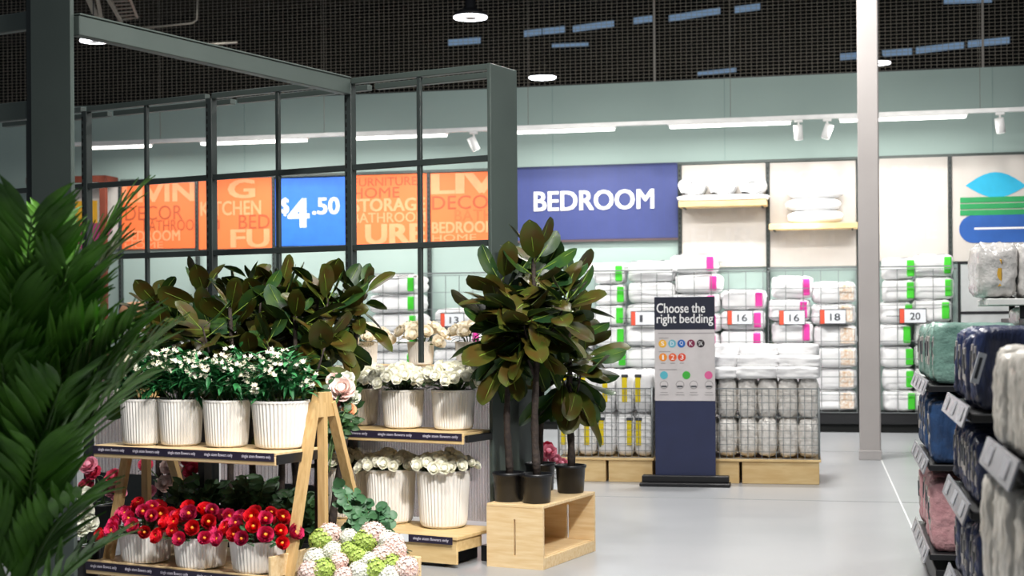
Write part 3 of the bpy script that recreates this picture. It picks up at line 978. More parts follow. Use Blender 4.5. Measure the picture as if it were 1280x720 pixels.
for u in (826, 846, 863, 882):
    disc(u, 481, 5.2, mat('print_grey_ring', '#8f8b8c', .6), 'icon_ring')
    n = 18
    MB().prism([(gx(u) + 4.5 * sc * math.cos(-2 * math.pi * k / n), gz(481) + 4.5 * sc * math.sin(-2 * math.pi * k / n)) for k in range(n)][::-1], -.006, -.005).build('icon_face', M_info, t)
    MB().box((gx(u - 3.5), -.007, gz(484)), (gx(u + 3.5), -.006, gz(482))).build('icon_bar', M_ink, t)
    MB().box((gx(u - 4.5), -.0045, gz(491)), (gx(u + 4.5), -.003, gz(490.3))).build('fine_print', mat('fine_print', '#9a9698', .6), t)
    MB().box((gx(u - 5.5), -.0045, gz(494)), (gx(u + 5.5), -.003, gz(493.3))).build('fine_print', MATS['fine_print'], t)
for v, a, b in ((416.5, 819, 888), (422.5, 820, 832), (439.5, 820, 834), (462, 820, 842), (454, 822, 828), (454, 834, 840), (454, 846, 851)):
    MB().box((gx(a), -.0045, gz(v + .5)), (gx(b), -.003, gz(v - .4))).build('fine_print', MATS['fine_print'] if 'fine_print' in MATS else mat('fine_print', '#9a9698', .6), t)

# ================================================================== THE DIAGONAL DISPLAY FRAME
sp = [FF.pl(u, 230)[0] for u in (435, 261, 105)]
sp.append(2 * sp[2] - sp[1])
FT = FF.pl(612, 79)[1]
hm = FF.pl(613, 197)[1]; hl = FF.pl(615, 303)[1]
D = .30
fr = thing('steel_partition', 'tall grey-green steel partition with an open window-like grid', 'partition', FF.w(0, 0, 0), FF.rz)
MB().bbox((-.012, -.01, 0), (.012, D, FT), .003).build('end_panel', M_frame, fr)
def upright(x, y, name='upright'):
    o = MB().bbox((x - .026, y, 0), (x + .026, y + .055, FT - .03), .004).build(name, M_frame_dk, fr)
    mb = MB()
    z = .3
    while z < FT - .08:
        mb.box((x - .017, y - .0012, z), (x - .006, y + .001, z + .028)); z += .05
    s = mb.build('slots', M_slot, o); s['kind'] = 'stuff'
    return o
for x in sp:
    upright(x, 0)
xs = [0] + sp
for i in range(len(sp)):
    a, b = xs[i + 1] + .026, xs[i] - (.026 if i else .012)
    for z, hgt, y0, y1, m in ((FT - .035, .035, 0, .05, M_frame), (FT - .035, .035, D - .05, D, M_frame), (hm - .018, .036, .005, .035, M_frame_dk), (hl - .018, .036, .005, .035, M_frame_dk)):
        MB().bbox((a, y0, z), (b, y1, z + hgt), .003).build('rail', m, fr)
    xm = (a + b) / 2
    MB().bbox((xm - .014, .008, hl + .018 if i else 1.12), (xm + .014, .034, FT - .035), .003).build('mullion', M_frame_dk, fr)
    if i:
        MB().bbox((xm - .014, .008, 1.33), (xm + .014, .034, hl - .018), .003).build('mullion', M_frame_dk, fr)

# wing reaching towards the camera
wx = sp[0]
we = -FF.loc(P(88, 30, 7.1))[1]
wg = thing('partition_wing', 'long overhead steel beam with a broad dark grey end post near the palm', 'partition', FF.w(wx, 0, 0), FF.rz)
MB().bbox((-.03, -we, FT - .10), (.03, -.003, FT - .005), .004).build('overhead_beam', M_frame, wg)
MB().bbox((-.034, -we, FT - .003), (.034, -.003, FT + .006), .002).build('beam_cap', M_frame, wg)
MB().bbox((-.27, -we - .03, 0), (.0, -we - .005, FT + .35), .003).build('end_post', M_frame, wg)
MB().bbox((-.345, -we + .01, 0), (-.275, -we + .05, FT + .35), .003).build('rear_channel', M_frame_dk, wg)
mb = MB(); z = .8
while z < 3.1:
    mb.box((-.282, -we + .0088, z), (-.276, -we + .0112, z + .03)); z += .05
mb.build('slots', M_slot, wg)['kind'] = 'stuff'
for z in (FT + .02, FT - .42):
    MB().bbox((-1.6, -we + .02, z - .05), (-.345, -we + .06, z + .04), .004).build('link_rail', M_frame, wg)

# polycarbonate back of the shelf unit and cross boards
def ribbed(x0, x1, y, z0, z1, pitch=.018):
    mb = MB(); n = int((x1 - x0) / pitch * 2); vs = []; fs = []
    for k in range(n + 1):
        x = x0 + (x1 - x0) * k / n
        yy = y + (.004 if k % 2 else 0)
        vs += [(x, yy, z0), (x, yy, z1), (x, yy + .006, z0), (x, yy + .006, z1)]
    for k in range(n):
        a = 4 * k; b = a + 4
        fs += [(a, b, b + 1, a + 1), (a + 2, a + 3, b + 3, b + 2), (a + 1, b + 1, b + 3, a + 3), (a, a + 2, b + 2, b)]
    mb.add(vs, fs)
    return mb
su = thing('flower_shelf', 'timber flower shelf unit with ribbed translucent back holding white roses', 'shelf unit', FF.w(0, 0, 0), FF.rz)
xl = sp[0] - .25
sh = CH + ray(589, 542)[1] * 8.25
base_h = CH + ray(575, 670)[1] * 8.19
ribbed(sp[0] + .03, -.03, .06, .2, 1.10).build('translucent_back', M_poly, su)
for i in (1, 2):
    ribbed(sp[i] + .03, sp[i - 1] - .03, .06, .35, 1.10, .03).build('translucent_back', M_poly, fr)
    MB().bbox((sp[i] + .03, .05, .05), (sp[i - 1] - .03, .08, .35), .004).build('kick_panel', M_frame_dk, fr)
for i_, (z, t0, nm) in enumerate(((sh, -.29, 'shelf_board'),)):
    MB().bbox((xl, t0, z - .022), (-.015, .055, z), .003).build(nm, M_woodp, su)
    MB().bbox((xl, t0 - .004, z - .062), (-.015, t0 + .014, z - .0225), .003).build('shelf_lip', M_woodp, su)
    MB().bbox((-.012, t0 + .01, z - .052), (.012, -.012, z - .012), .003).build('bracket', M_black, su)
def strips(par, x0, x1, y, z, n, first=0, hgt=.036):
    st = MB().bbox((x0, y - .004, z), (x1, y - .0005, z + hgt), .001).build('ticket_strip', M_strip, par)
    L = (x1 - x0) / n
    for k in range(n):
        text('lettering', 'single stem flowers only', L * .76, hgt * .5, M_letter_g, st, x0 + L * (k + .16), y - .004, z + hgt * .25, 0.012, .0008)
strips(su, xl, -.02, -.294, sh - .043, 4, hgt=.042)
# lower step
MB().bbox((xl, -.40, base_h - .02), (0.01, .055, base_h), .003).build('base_board', M_woodp, su)
MB().bbox((xl, -.39, .02), (0.0, -.372, base_h - .02), .003).build('base_front', M_woodp, su)
MB().bbox((-.018, -.37, .09), (0.0, -.12, base_h - .02), .003).build('base_side', M_woodp, su)
MB().bbox((-.02, -.10, .0), (.06, .02, .09), .004).build('foot', M_black, su)
MB().bbox((xl, -.36, .0), (-.1, .0, .07), .004).build('recess', M_black, su)
strips(su, xl, -.02, -.40, base_h - .046, 4, hgt=.042)
MB().box((-.36, -.4085, base_h - .046), (-.31, -.4045, base_h - .004)).build('price_ticket', M_tag, su)
# mid rear shelf where the cream roses stand, on the far side of the frame
rs = thing('rear_shelf', 'narrow pale shelf on the far side of the frame under the cream roses', 'shelf', FF.w(0, .32, 0), FF.rz)
rh = CH + ray(560, 459)[1] * 8.9
MB().bbox((xl, 0, rh - .05), (-.03, .36, rh), .004).build('board', M_woodp, rs)
MB().bbox((-.06, 0, 0), (-.03, .34, rh - .05), .003).build('side_panel', M_frame, rs)
MB().bbox((xl, 0, 0), (xl + .03, .34, rh - .05), .003).build('side_panel', M_frame, rs)

# ================================================================== POTS AND FLOWERS
def pot_mesh(r, h, ribs=44, taper=.90):
    rb = r * taper
    prof = [(rb * .72, 0, 0), (rb * .85, .006, 0), (rb * .945, h * .05, .4), (rb * .985, h * .11, .8), (rb * 1.0, h * .18, 1)]
    for k in range(1, 4):
        f = k / 3
        prof.append((rb + (r - rb) * f, h * (.18 + .76 * f), 1))
    prof += [(r, h * .96, 0), (r, h, 0), (r * .95, h, 0), (r * .93, h * .86, 0)]
    mb = MB(); mb.lathe(prof, ribs * 2, .05, smooth=False)
    return mb.mesh('ribbed_pot')


PM = {}
def ribbed_pot(loc, r, h, label, group, sx=1.0, rz=0.0):
    key = (round(r, 3), round(h, 3))
    if key not in PM:
        mb = MB(); mb.lathe([(r * .925, h * .862), (r * .9, h * .88), (r * .5, h * .89)], 24)
        PM[key] = (pot_mesh(r, h), mb.mesh('filler'))
    t = thing('ribbed_pot', label, 'flower pot', loc, rz, group)
    a = obj('vessel', PM[key][0], M_pot, t)
    b = obj('filler', PM[key][1], M_soil, t)
    if sx != 1.0:
        a.scale = b.scale = (sx, 1.1, 1)
    return t


def petal(mb, ang, tilt, r0, L, wd, cup, z0):
    ca, sa_ = math.cos(ang), math.sin(ang)
    vs = []; fs = []
    NL, NW = 3, 3
    for i in range(NL + 1):
        f = i / NL
        ww = wd * (math.sin(math.pi * (.12 + .70 * f)) ** .8)
        tl = tilt + cup * f
        rr = r0 + L * f * math.cos(tilt + cup * f * .5)
        zz = z0 + L * f * math.sin(tilt + cup * f * .5)
        for j in range(NW + 1):
            g = (j / NW - .5) * 2
            xx = rr - abs(g) ** 2 * ww * .35 * math.sin(tl) * .5
            zc = zz + abs(g) ** 2 * ww * .25
            yy = g * ww * .5
            vs.append((xx * ca - yy * sa_, xx * sa_ + yy * ca, zc))
    for i in range(NL):
        for j in range(NW):
            a = i * (NW + 1) + j
            fs.append((a, a + 1, a + NW + 2, a + NW + 1))
    mb.add(vs, fs, True)


def bloom_mesh(name, r, layers, seed=0, bud=0):
    random.seed(seed)
    mb = MB()
    for n, tilt, f, cup, rr in layers:
        o = random.uniform(0, 6)
        for k in range(n):
            petal(mb, o + 2 * math.pi * k / n + random.uniform(-.15, .15), tilt + random.uniform(-.12, .12), r * rr, r * f, r * f * 1.25, cup, 0)
    if bud:
        mb.lathe([(r * .10, r * .05), (r * .42 * bud, r * .25), (r * .50 * bud, r * .5), (r * .34 * bud, r * .72), (r * .1, r * .78)], 9)
    return mb.mesh(name)


ROSE_L = [(6, .35, .95, .5, .05), (6, .75, .85, .5, .05), (5, 1.05, .75, .45, .04), (4, 1.3, .66, .3, .03)]
RAN_L = [(9, .25, 1.0, .75, .08), (9, .6, .95, .6, .1), (8, .9, .86, .5, .14), (7, 1.15, .76, .4, .16), (6, 1.3, .62, .3, .12)]
PEO_L = [(8, .1, 1.0, .3, .05), (8, .5, .9, .4, .05), (8, .9, .75, .4, .05), (6, 1.25, .6, .3, .05)]
rose_me = [bloom_mesh('rose_bloom', .043, ROSE_L, 100 + i, 1) for i in range(3)]
cream_me = [bloom_mesh('cream_bloom', .052, ROSE_L, 110 + i, 1) for i in range(3)]
ran_me = [bloom_mesh('ranunculus_bloom', .043, RAN_L, 120 + i) for i in range(3)]
ranp_me = [bloom_mesh('ranunculus_bloom', .043, RAN_L, 124 + i) for i in range(2)]
peo_me = {k: bloom_mesh('peony_bloom', .055, PEO_L, 130 + i, .8) for i, k in enumerate(('pink', 'coral', 'blush', 'peach', 'ivory'))}
mb = MB(); mb.lathe([(.004, .012), (.009, .02), (.008, .027), (.003, .030)], 10); cent_me = mb.mesh('bloom_centre')


def leafy(mb, p, d, L, w, droop=.2, up=(0, 0, 1), rnd=0):
    m = basis(d, up)
    vs = []; fs = []
    N = 4
    prof = [.05, .75, 1.0, .7, .03] if not rnd else [.15, .85, 1.0, .85, .25]
    for i in range(N + 1):
        f = i / N
        c = Vector((L * f, 0, -droop * L * f * f))
        for g in (-1, 0, 1):
            vs.append(Vector(p) + m @ (c + Vector((0, g * w * .5 * prof[i], .12 * w * abs(g)))))
    for i in range(N):
        for j in range(2):
            a = i * 3 + j
            fs.append((a, a + 1, a + 4, a + 3))
    mb.add(vs, fs, True)


def cluster_mesh(name, r, n, fl=.012, seed=0, squash=1.0):
    """ball of many small five-petalled florets"""
    random.seed(seed)
    mb = MB()
    for k in range(n):
        z = 1 - 1.55 * (k + .5) / n
        a = k * 2.39996
        rr = math.sqrt(max(0, 1 - z * z))
        d = Vector((rr * math.cos(a), rr * math.sin(a), z * squash))
        m = basis(d.normalized().orthogonal(), d.normalized())
        c = d * r * random.uniform(.88, 1.08)
        o = random.uniform(0, 6)
        vs = [c + m @ Vector((0, 0, -fl * .2))]; fs = []
        for q_ in range(10):
            an = o + q_ * math.pi / 5
            rad = fl * (1.0 if q_ % 2 else .55)
            vs.append(c + m @ Vector((rad * math.cos(an), rad * math.sin(an), fl * (.35 if q_ % 2 else .05))))
        for q_ in range(10):
            fs.append((0, 1 + q_, 1 + (q_ + 1) % 10))
        mb.add(vs, fs, True)
    return mb.mesh(name)


def flower(name, label, group, cat, base, tip, bme, bmat, scale=1.0, centre=None, leaves=3, leafm=None, stemm=None, lean=None, ll=.06, lw=.022, bname='bloom'):
    """one cut stem: stem, leaves and bloom; base is where it stands in the pot, tip where the bloom sits"""
    base = Vector(base); tip = Vector(tip)
    t = thing(name, label, cat, base, 0, group)
    d = tip - base
    mid = d * .55 + Vector((-d.x * .25, -d.y * .25, d.z * .08))
    mb = MB(); mb.tube([(0, 0, 0), mid, d], .0035, 5); mb.build('stem', stemm or M_stem, t)
    if leaves:
        mb = MB()
        for k in range(leaves):
            f = random.uniform(.45, .92)
            a = random.uniform(0, 6.28)
            leafy(mb, d * f + Vector((0, 0, 0)), (math.cos(a), math.sin(a), random.uniform(-.1, .5)), ll * random.uniform(.8, 1.2), lw, .3)
        o = mb.build('leaves', leafm or M_fold, t)
    dirv = (lean if lean is not None else d).normalized() if (lean or d).length > 0 else Vector((0, 0, 1))
    q = Vector((0, 0, 1)).rotation_difference(dirv)
    b = obj(bname, bme, bmat, t)
    b.location = d
    b.rotation_mode = 'QUATERNION'
    b.rotation_quaternion = q
    b.scale = (scale,) * 3
    if centre:
        obj('centre', cent_me, centre, b)
    return t


EX = []   # foreground-only object lists for later tuning

# ---- white roses on the flower shelf
CAMV = Vector((0, -1, .35))
def rose_pot(u, v, h, r, ph, tdep, nstem, where, top_px, spread, seed, me=rose_me, m=M_rose, kind='white rose', group='white rose stems ', vis=True, leaves=3):
    """pot whose front-bottom pixel is (u, v) standing on height h"""
    p = at_h(u, v, h)
    p = Vector((p.x, p.y + r, h))
    ribbed_pot(p, r, ph, 'white ribbed pot of %ss %s' % (kind, where), 'ribbed pots of roses')
    random.seed(seed)
    for k in range(nstem):
        a = k * 2.399 + seed; rr = spread * math.sqrt((k + .5) / nstem)
        x, y = rr * math.cos(a), rr * math.sin(a)
        z = top_px - .35 * (rr / spread) ** 2 * spread + random.uniform(-.015, .015)
        tip = p + Vector((x, y, ph + z))
        base = p + Vector((x * .4 * min(1, r * .8 / spread), y * .4 * min(1, r * .8 / spread), ph * .9))
        lean = Vector((x, y - .03, .09)) + CAMV * .05
        flower('rose_stem', 'single %s stem in the pot %s' % (kind, where), group + where, 'flower', base, tip, random.choice(me), m, random.uniform(.9, 1.1), None, leaves, M_fold, lean=lean)
    return p


rose_pot(566, 539, sh, .128, .232, 0, 50, 'nearest the grey end panel on the upper shelf', .125, .205, 1)
rose_pot(502, 537, sh, .125, .228, 0, 50, 'in the middle of the upper shelf', .115, .205, 2)
rose_pot(448, 533, sh, .120, .225, 0, 30, 'behind the timber easel leg on the upper shelf', .12, .18, 3)
rose_pot(553, 663, base_h, .155, .33, 0, 38, 'at the right end of the lower step', .075, .185, 4)
rose_pot(486, 657, base_h, .150, .32, 0, 38, 'in the middle of the lower step', .075, .18, 5)
rose_pot(432, 650, base_h, .135, .31, 0, 18, 'behind the timber easel on the lower step', .075, .17, 6)
for u, wh, n, sd in ((456, 'left of the three cream rose pots', 13, 7), (526, 'middle one of the three cream rose pots', 13, 8), (586, 'right of the three cream rose pots', 8, 9)):
    s_ = FF.pl(u, 440, .48)[0]
    p = FF.w(s_, .48, rh)
    ribbed_pot(p, .085, .15, 'small white ribbed pot on the rear shelf, ' + wh, 'ribbed pots of cream roses')
    random.seed(sd)
    for k in range(n):
        a = k * 2.399 + sd; spr = .17 if n > 10 else .12; rr = spr * math.sqrt((k + .5) / n)
        x, y = rr * math.cos(a), rr * math.sin(a) * .7
        tip = p + Vector((x, y, .225 - .5 * rr * rr / spr + random.uniform(-.015, .02)))
        flower('cream_rose_stem', 'single cream rose stem on the rear shelf, ' + wh, 'cream rose stems ' + wh, 'flower', p + Vector((x * .25, y * .25, .13)), tip, random.choice(cream_me), M_cream, random.uniform(1.05, 1.25), None, 2, M_fold, lean=Vector((x, y - .05, .1)))

# ---- easel stand: three-legged A ends, two shelves
q = P(345, 572, 7.0)
FE = Fr(q.x, q.y, 28.0)
eL = FE.pl(118, 568)[0]
es_h = CH + ray(345, 566)[1] * 7.0
el_h = .165
ez = thing('easel_stand', 'timber A-frame flower stand with two shelves on the left', 'flower stand', FE.w(0, 0, 0), FE.rz)
for x0 in (.02, eL + .03):
    for y0, y1, z0, z1, nm in ((.02, .285, 0, .97, 'leg'), (.80, .415, 0, .97, 'leg')):
        mb = MB(); mb.beam((x0, y0, z0), (x0, y1, z1), .03, .05, up=(1, 0, 0)); mb.build(nm, M_wood2, ez)
    mb = MB(); mb.beam((x0, .35, .02), (x0, .35, .97), .03, .042, up=(1, 0, 0)); mb.build('centre_post', M_wood2, ez)
    MB().prism([(.255, .90), (.445, .90), (.40, 1.02), (.30, 1.02)], -.02, .02).build('apex_plate', M_wood2, ez, (x0, 0, 0), R(90))
MB().bbox((eL, 0, es_h - .02), (0, .34, es_h), .003).build('shelf_board', M_wood, ez)
MB().bbox((eL, -.006, es_h - .062), (0, .012, es_h - .021), .003).build('shelf_lip', M_wood, ez)
MB().bbox((0.001, .0, es_h - .058), (.006, .33, es_h - .012), .001).build('shelf_end', M_black, ez)
strips(ez, eL, -.005, -.006, es_h - .043, 5, hgt=.04)
MB().bbox((eL, -.06, el_h - .02), (0, .62, el_h), .003).build('shelf_board', M_wood, ez)
MB().bbox((eL, -.066, el_h - .06), (0, -.05, el_h + .01), .003).build('shelf_lip', M_wood, ez)
MB().bbox((-.004, -.06, el_h), (.012, .62, el_h + .10), .002).build('shelf_cheek', M_wood, ez)
strips(ez, eL, -.005, -.066, el_h - .04, 5, hgt=.042)
mb = MB(); mb.beam((-.06, .44, 0), (-.06, .44, .95), .04, .04); mb.build('rear_post', M_black, ez)
mb = MB(); mb.beam((eL + .35, .44, 0), (eL + .35, .44, .95), .06, .04); mb.build('rear_post', M_black, ez)


def blossom_stem(base, tip, label, group, seed):
    random.seed(seed)
    t = thing('blossom_stem', label, 'flower', base, 0, group)
    d = Vector(tip) - Vector(base)
    mb = MB(); mb.tube([(0, 0, 0), d * .55 + Vector((0, 0, d.z * .1)), d], .003, 5); mb.build('stem', M_stem, t)
    mb = MB()
    for k in range(30):
        f = random.uniform(.45, 1.02); a = random.uniform(0, 6.28)
        p = d * f + Vector((random.uniform(-.025, .025), random.uniform(-.025, .025), random.uniform(-.02, .03)))
        up_ = random.uniform(.1, 1.1) if random.random() < .75 else random.uniform(-1.0, .1)
        leafy(mb, p, (math.cos(a), math.sin(a), up_), random.uniform(.06, .105), random.uniform(.018, .027), .35)
    mb.build('leaves', M_fol, t)
    mb = MB()
    for c_ in range(3):
        a = random.uniform(0, 6.28); rr = random.uniform(.01, .06)
        c = d + Vector((rr * math.cos(a), rr * math.sin(a) - .02, random.uniform(-.05, .035)))
        for k in range(4):
            q_ = c + Vector((random.uniform(-.02, .02), random.uniform(-.02, .02), random.uniform(-.014, .014)))
            o = random.uniform(0, 6)
            nrm = Vector((random.uniform(-.7, .7), random.uniform(-1.4, -.1), random.uniform(.2, 1.0))).normalized()
            m = basis(nrm.orthogonal(), nrm)
            vs = [q_]; fs = []
            for j in range(10):
                an = o + j * math.pi / 5; rad = .0135 if j % 2 else .007
                vs.append(q_ + m @ Vector((rad * math.cos(an), rad * math.sin(an), .005 if j % 2 else 0)))
            for j in range(10):
                fs.append((0, 1 + j, 1 + (j + 1) % 10))
            mb.add(vs, fs, True)
    mb.build('florets', M_blos, t)['kind'] = 'stuff'


for i, (u, v, r, sx, wh) in enumerate(((172, 558, .115, 1, 'behind the palm fronds'), (220, 559, .113, 1, 'second from the palm'), (278, 561, .118, 1, 'third from the palm'), (346, 563, .128, 1.12, 'nearest the easel apex'))):
    p = at_h(u, v, es_h); p = Vector((p.x, p.y + r, es_h))
    ribbed_pot(p, r, .235, 'white ribbed pot of white blossoms on the easel, ' + wh, 'ribbed pots on the easel', sx, FE.rz)
    for k in range(15):
        a = k * 2.399; rr = .16 * math.sqrt((k + .5) / 15)
        x, y = rr * math.cos(a), rr * math.sin(a) * .8
        z = .235 + .215 - .75 * rr * rr / .16 + random.uniform(-.04, .05)
        blossom_stem(p + Vector((x * .35, y * .35, .21)), p + Vector((x, y, z)), 'white blossom stem with narrow leaves in the easel pot ' + wh, 'white blossom stems ' + wh, 300 + i * 20 + k)

# ---- red ranunculus in low planters on the lower easel shelf
for i, (u, v, wh) in enumerate(((174, 707, 'nearest the palm'), (244, 714, 'in the middle'), (316, 720, 'nearest the front leg'))):
    p = at_h(u, v, el_h + .001); r = .135
    p = Vector((p.x, p.y + r, el_h + .001))
    ribbed_pot(p, r, .155, 'low white ribbed planter of red ranunculus ' + wh, 'low planters of ranunculus', 1.0, FE.rz)
    random.seed(40 + i)
    for k in range(26):
        a = k * 2.399 + i; rr = .21 * math.sqrt((k + .6) / 26)
        x, y = rr * math.cos(a), rr * math.sin(a) * .9
        z = .155 + .115 - 1.0 * rr * rr / .2 * .55 + random.uniform(-.02, .02)
        if i == 0 and x < -.1: z -= .02
        red = random.random() < (.55 if i else .35)
        flower('ranunculus_stem', 'single %s ranunculus stem in the low planter %s' % ('red' if red else 'crimson pink', wh), ('red' if red else 'crimson') + ' ranunculus stems ' + wh, 'flower',
               p + Vector((x * .4, y * .4, .13)), p + Vector((x, y, z)), random.choice(ran_me if red else ranp_me), M_red if red else M_pinkr, random.uniform(.85, 1.15), M_yc, 3, M_euc, lean=Vector((x * .8, y - .10, .10)), ll=.05, lw=.03)


# ---- rubber plants
def rubber_leaf_mesh(seed):
    random.seed(seed)
    L, wd = 1.0, .52
    prof = [(0, .02), (.06, .045), (.2, .55), (.4, .92), (.6, 1.0), (.8, .88), (.93, .56), (1.0, .10)]
    vs = []; fs = []
    dr = random.uniform(.05, .22)
    for f, w in prof:
        for g in (-1, -.5, 0, .5, 1):
            vs.append((f * L, g * w * wd / 2, .11 * wd * abs(g) ** 1.3 * w - dr * f * f + .012 * math.sin(f * 9 + g * 2 + seed)))
    for i in range(len(prof) - 1):
        for j in range(4):
            a = i * 5 + j
            fs.append((a, a + 1, a + 6, a + 5))
    mb = MB(); mb.add(vs, fs, True)
    rb = MB()
    rb.tube([(-.16, 0, .0), (0, 0, .004), (.5, 0, -dr * .25 + .004), (.98, 0, -dr * .96)], [.012, .011, .008, .002], 5)
    return mb.mesh('leaf'), rb.mesh('midrib')


RL = [rubber_leaf_mesh(200 + i) for i in range(4)]
for a_, b_ in RL:
    a_.materials.append(M_leaf); b_.materials.append(M_rib)


def rubber_plant(loc, label, group, h_trunk, h_top, spread, nl, seed, pot_r=.09, pot_h=.162, nbr=4, leafL=.262, lean=(0, 0), rz=None):
    random.seed(seed)
    t = thing('rubber_plant', label, 'potted plant', loc, random.uniform(0, 6.28) if rz is None else rz, group)
    mb = MB(); mb.lathe([(pot_r * .82, 0), (pot_r * .86, .004), (pot_r * .97, pot_h * .9), (pot_r * 1.04, pot_h * .9), (pot_r * 1.04, pot_h), (pot_r * .97, pot_h), (pot_r * .94, pot_h * .88)], 28)
    mb.build('pot', M_blackp, t)
    mb = MB(); mb.lathe([(pot_r * .93, pot_h * .87), (pot_r * .7, pot_h * .9), (pot_r * .2, pot_h * .92)], 16); mb.build('soil', M_soil, t)
    top = Vector((lean[0], lean[1], h_top - .10))
    pts = []; rad = []
    n = 14
    for k in range(n + 1):
        f = k / n
        p = Vector((0, 0, pot_h * .9)).lerp(top, f) + Vector((.007 * math.sin(f * 9 + seed), .007 * math.cos(f * 7 + seed), 0))
        pts.append(p); rad.append((.0225 - .012 * f) * (1.12 if k % 2 else .95))
    mb = MB(); mb.tube(pts, rad, 8); mb.build('trunk', M_trunk, t)
    shoots = [(pts[int(n * h_trunk / h_top)], top, None)]
    for b in range(nbr):
        st = pts[int(n * (h_trunk / h_top) * .75) + b % 3]
        a = b * 6.28 / nbr + random.uniform(-.4, .4)
        en = Vector((math.cos(a) * spread, math.sin(a) * spread, random.uniform(h_trunk + .2, h_top - .16)))
        md = st.lerp(en, .5) + Vector((0, 0, -.04))
        mb = MB(); mb.tube([st, md, en], [.010, .008, .005], 6); mb.build('branch', M_trunk, t)
        shoots.append((st.lerp(en, .3), en, a))
    per = nl // len(shoots)
    for si, (a0, a1, _) in enumerate(shoots):
        m_ = per + (6 if si == 0 else 0)
        for k in range(m_):
            f = (k + .5) / m_
            p = a0.lerp(a1, f ** .8)
            an = k * 2.399 + si * 1.3
            el = -.85 + 1.85 * f ** 1.2 + random.uniform(-.35, .35)
            d = Vector((math.cos(an) * math.cos(el), math.sin(an) * math.cos(el), math.sin(el)))
            L = leafL * random.uniform(.8, 1.15) * (1 - .25 * max(0, f - .8) / .2)
            lm, rbm = random.choice(RL)
            m = basis(d, Vector((random.uniform(-.25, .25), random.uniform(-.25, .25), 1)), random.uniform(-.8, .8) + (math.pi if random.random() < (.7 if el > .2 else .12) else 0))
            mm = Matrix.Translation(p + d * .16 * L) @ (m * L).to_4x4()
            o = obj('leaf', lm, None, t); o.matrix_local = mm
            r_ = obj('midrib', rbm, None, o)
    return t


# display crate with four plants on it
q = at_h(679, 713, 0)
FC = Fr(q.x, q.y, 26.0)
cw_, cl_, ch_ = .345, .74, .352
ct = thing('plywood_crate', 'open plywood display crate with slotted ends under the rubber plants', 'crate', FC.w(0, 0, 0), FC.rz)
th = .018
def slotted_end(y):
    xs_ = (-cw_, -cw_ / 2 - .006, -cw_ / 2 + .006, 0)
    g = MB()
    g.box((-cw_, y, 0), (xs_[1], y + th, ch_ - th)); g.box((xs_[2], y, 0), (0, y + th, ch_ - th))
    g.box((xs_[1], y, 0), (xs_[2], y + th, .07)); g.box((xs_[1], y, .27), (xs_[2], y + th, ch_ - th))
    g.build('end_panel', M_wood, ct)
slotted_end(0); slotted_end(cl_ - th)
MB().bbox((-cw_, 0, ch_ - th), (0, cl_, ch_), .003).build('top_panel', M_wood, ct)
MB().bbox((-cw_, th, 0), (-cw_ + th, cl_ - th, ch_ - th), .002).build('back_panel', M_wood, ct)
MB().bbox((-cw_ + th, th, .05), (-.02, cl_ - th, .05 + th), .002).build('bottom_panel', M_wood, ct)
MB().bbox((-.018, th, .0), (0, cl_ - th, .065), .002).build('front_rail', M_wood, ct)
RG = 'rubber plants on the crate'
for (u, v, htop, htr, spd, nl, sd, lean, lb) in ((636, 628, 1.20, .86, .10, 56, 11, (0, 0), 'rubber plant nearest the grey end panel on the crate'), (671, 630, 1.50, .86, .19, 92, 12, (0, 0), 'tallest rubber plant in the front pot on the crate'),
                                           (676, 614, 1.46, .98, .19, 64, 13, (0, 0), 'rubber plant in the rear pot, half hidden on the crate'), (714, 617, 1.08, .58, .12, 56, 14, (0, 0), 'rubber plant in the rightmost pot on the crate')):
    p = at_h(u, v, ch_ + .001); p = Vector((p.x, p.y + .075, ch_ + .001))
    rubber_plant(p, lb, RG, htr, htop, spd, nl, sd, lean=lean)
# row of rubber plants behind the easel
RG2 = 'rubber plants behind the easel'
for i, (u, y, zt, lb) in enumerate(((200, 8.9, 1.60, 'leftmost rubber plant behind the easel, beside the palm'), (258, 8.7, 1.68, 'second rubber plant from the palm behind the easel'), (315, 8.5, 1.72, 'third rubber plant from the palm behind the easel'),
                                    (352, 8.7, 1.68, 'fourth rubber plant from the palm behind the easel'), (396, 8.3, 1.68, 'fifth rubber plant from the palm behind the easel'), (414, 8.35, 1.66, 'small rubber plant right of the slotted post, above the cream roses'),
                                    (290, 8.15, 1.55, 'rubber plant in front of the row behind the easel'), (370, 8.0, 1.50, 'low rubber plant directly behind the easel apex'))):
    p = P(u, 600, y); p.z = 0.0
    rubber_plant(p, lb, RG2, zt - .55 if i != 5 else zt - .2, zt, .19 if i != 5 else .07, 62 if i != 5 else 34, 30 + i, pot_r=.1, pot_h=.18, leafL=.24 if i != 5 else .20, lean=(.19, 0) if i == 5 else (0, 0), rz=0.0 if i == 5 else None)

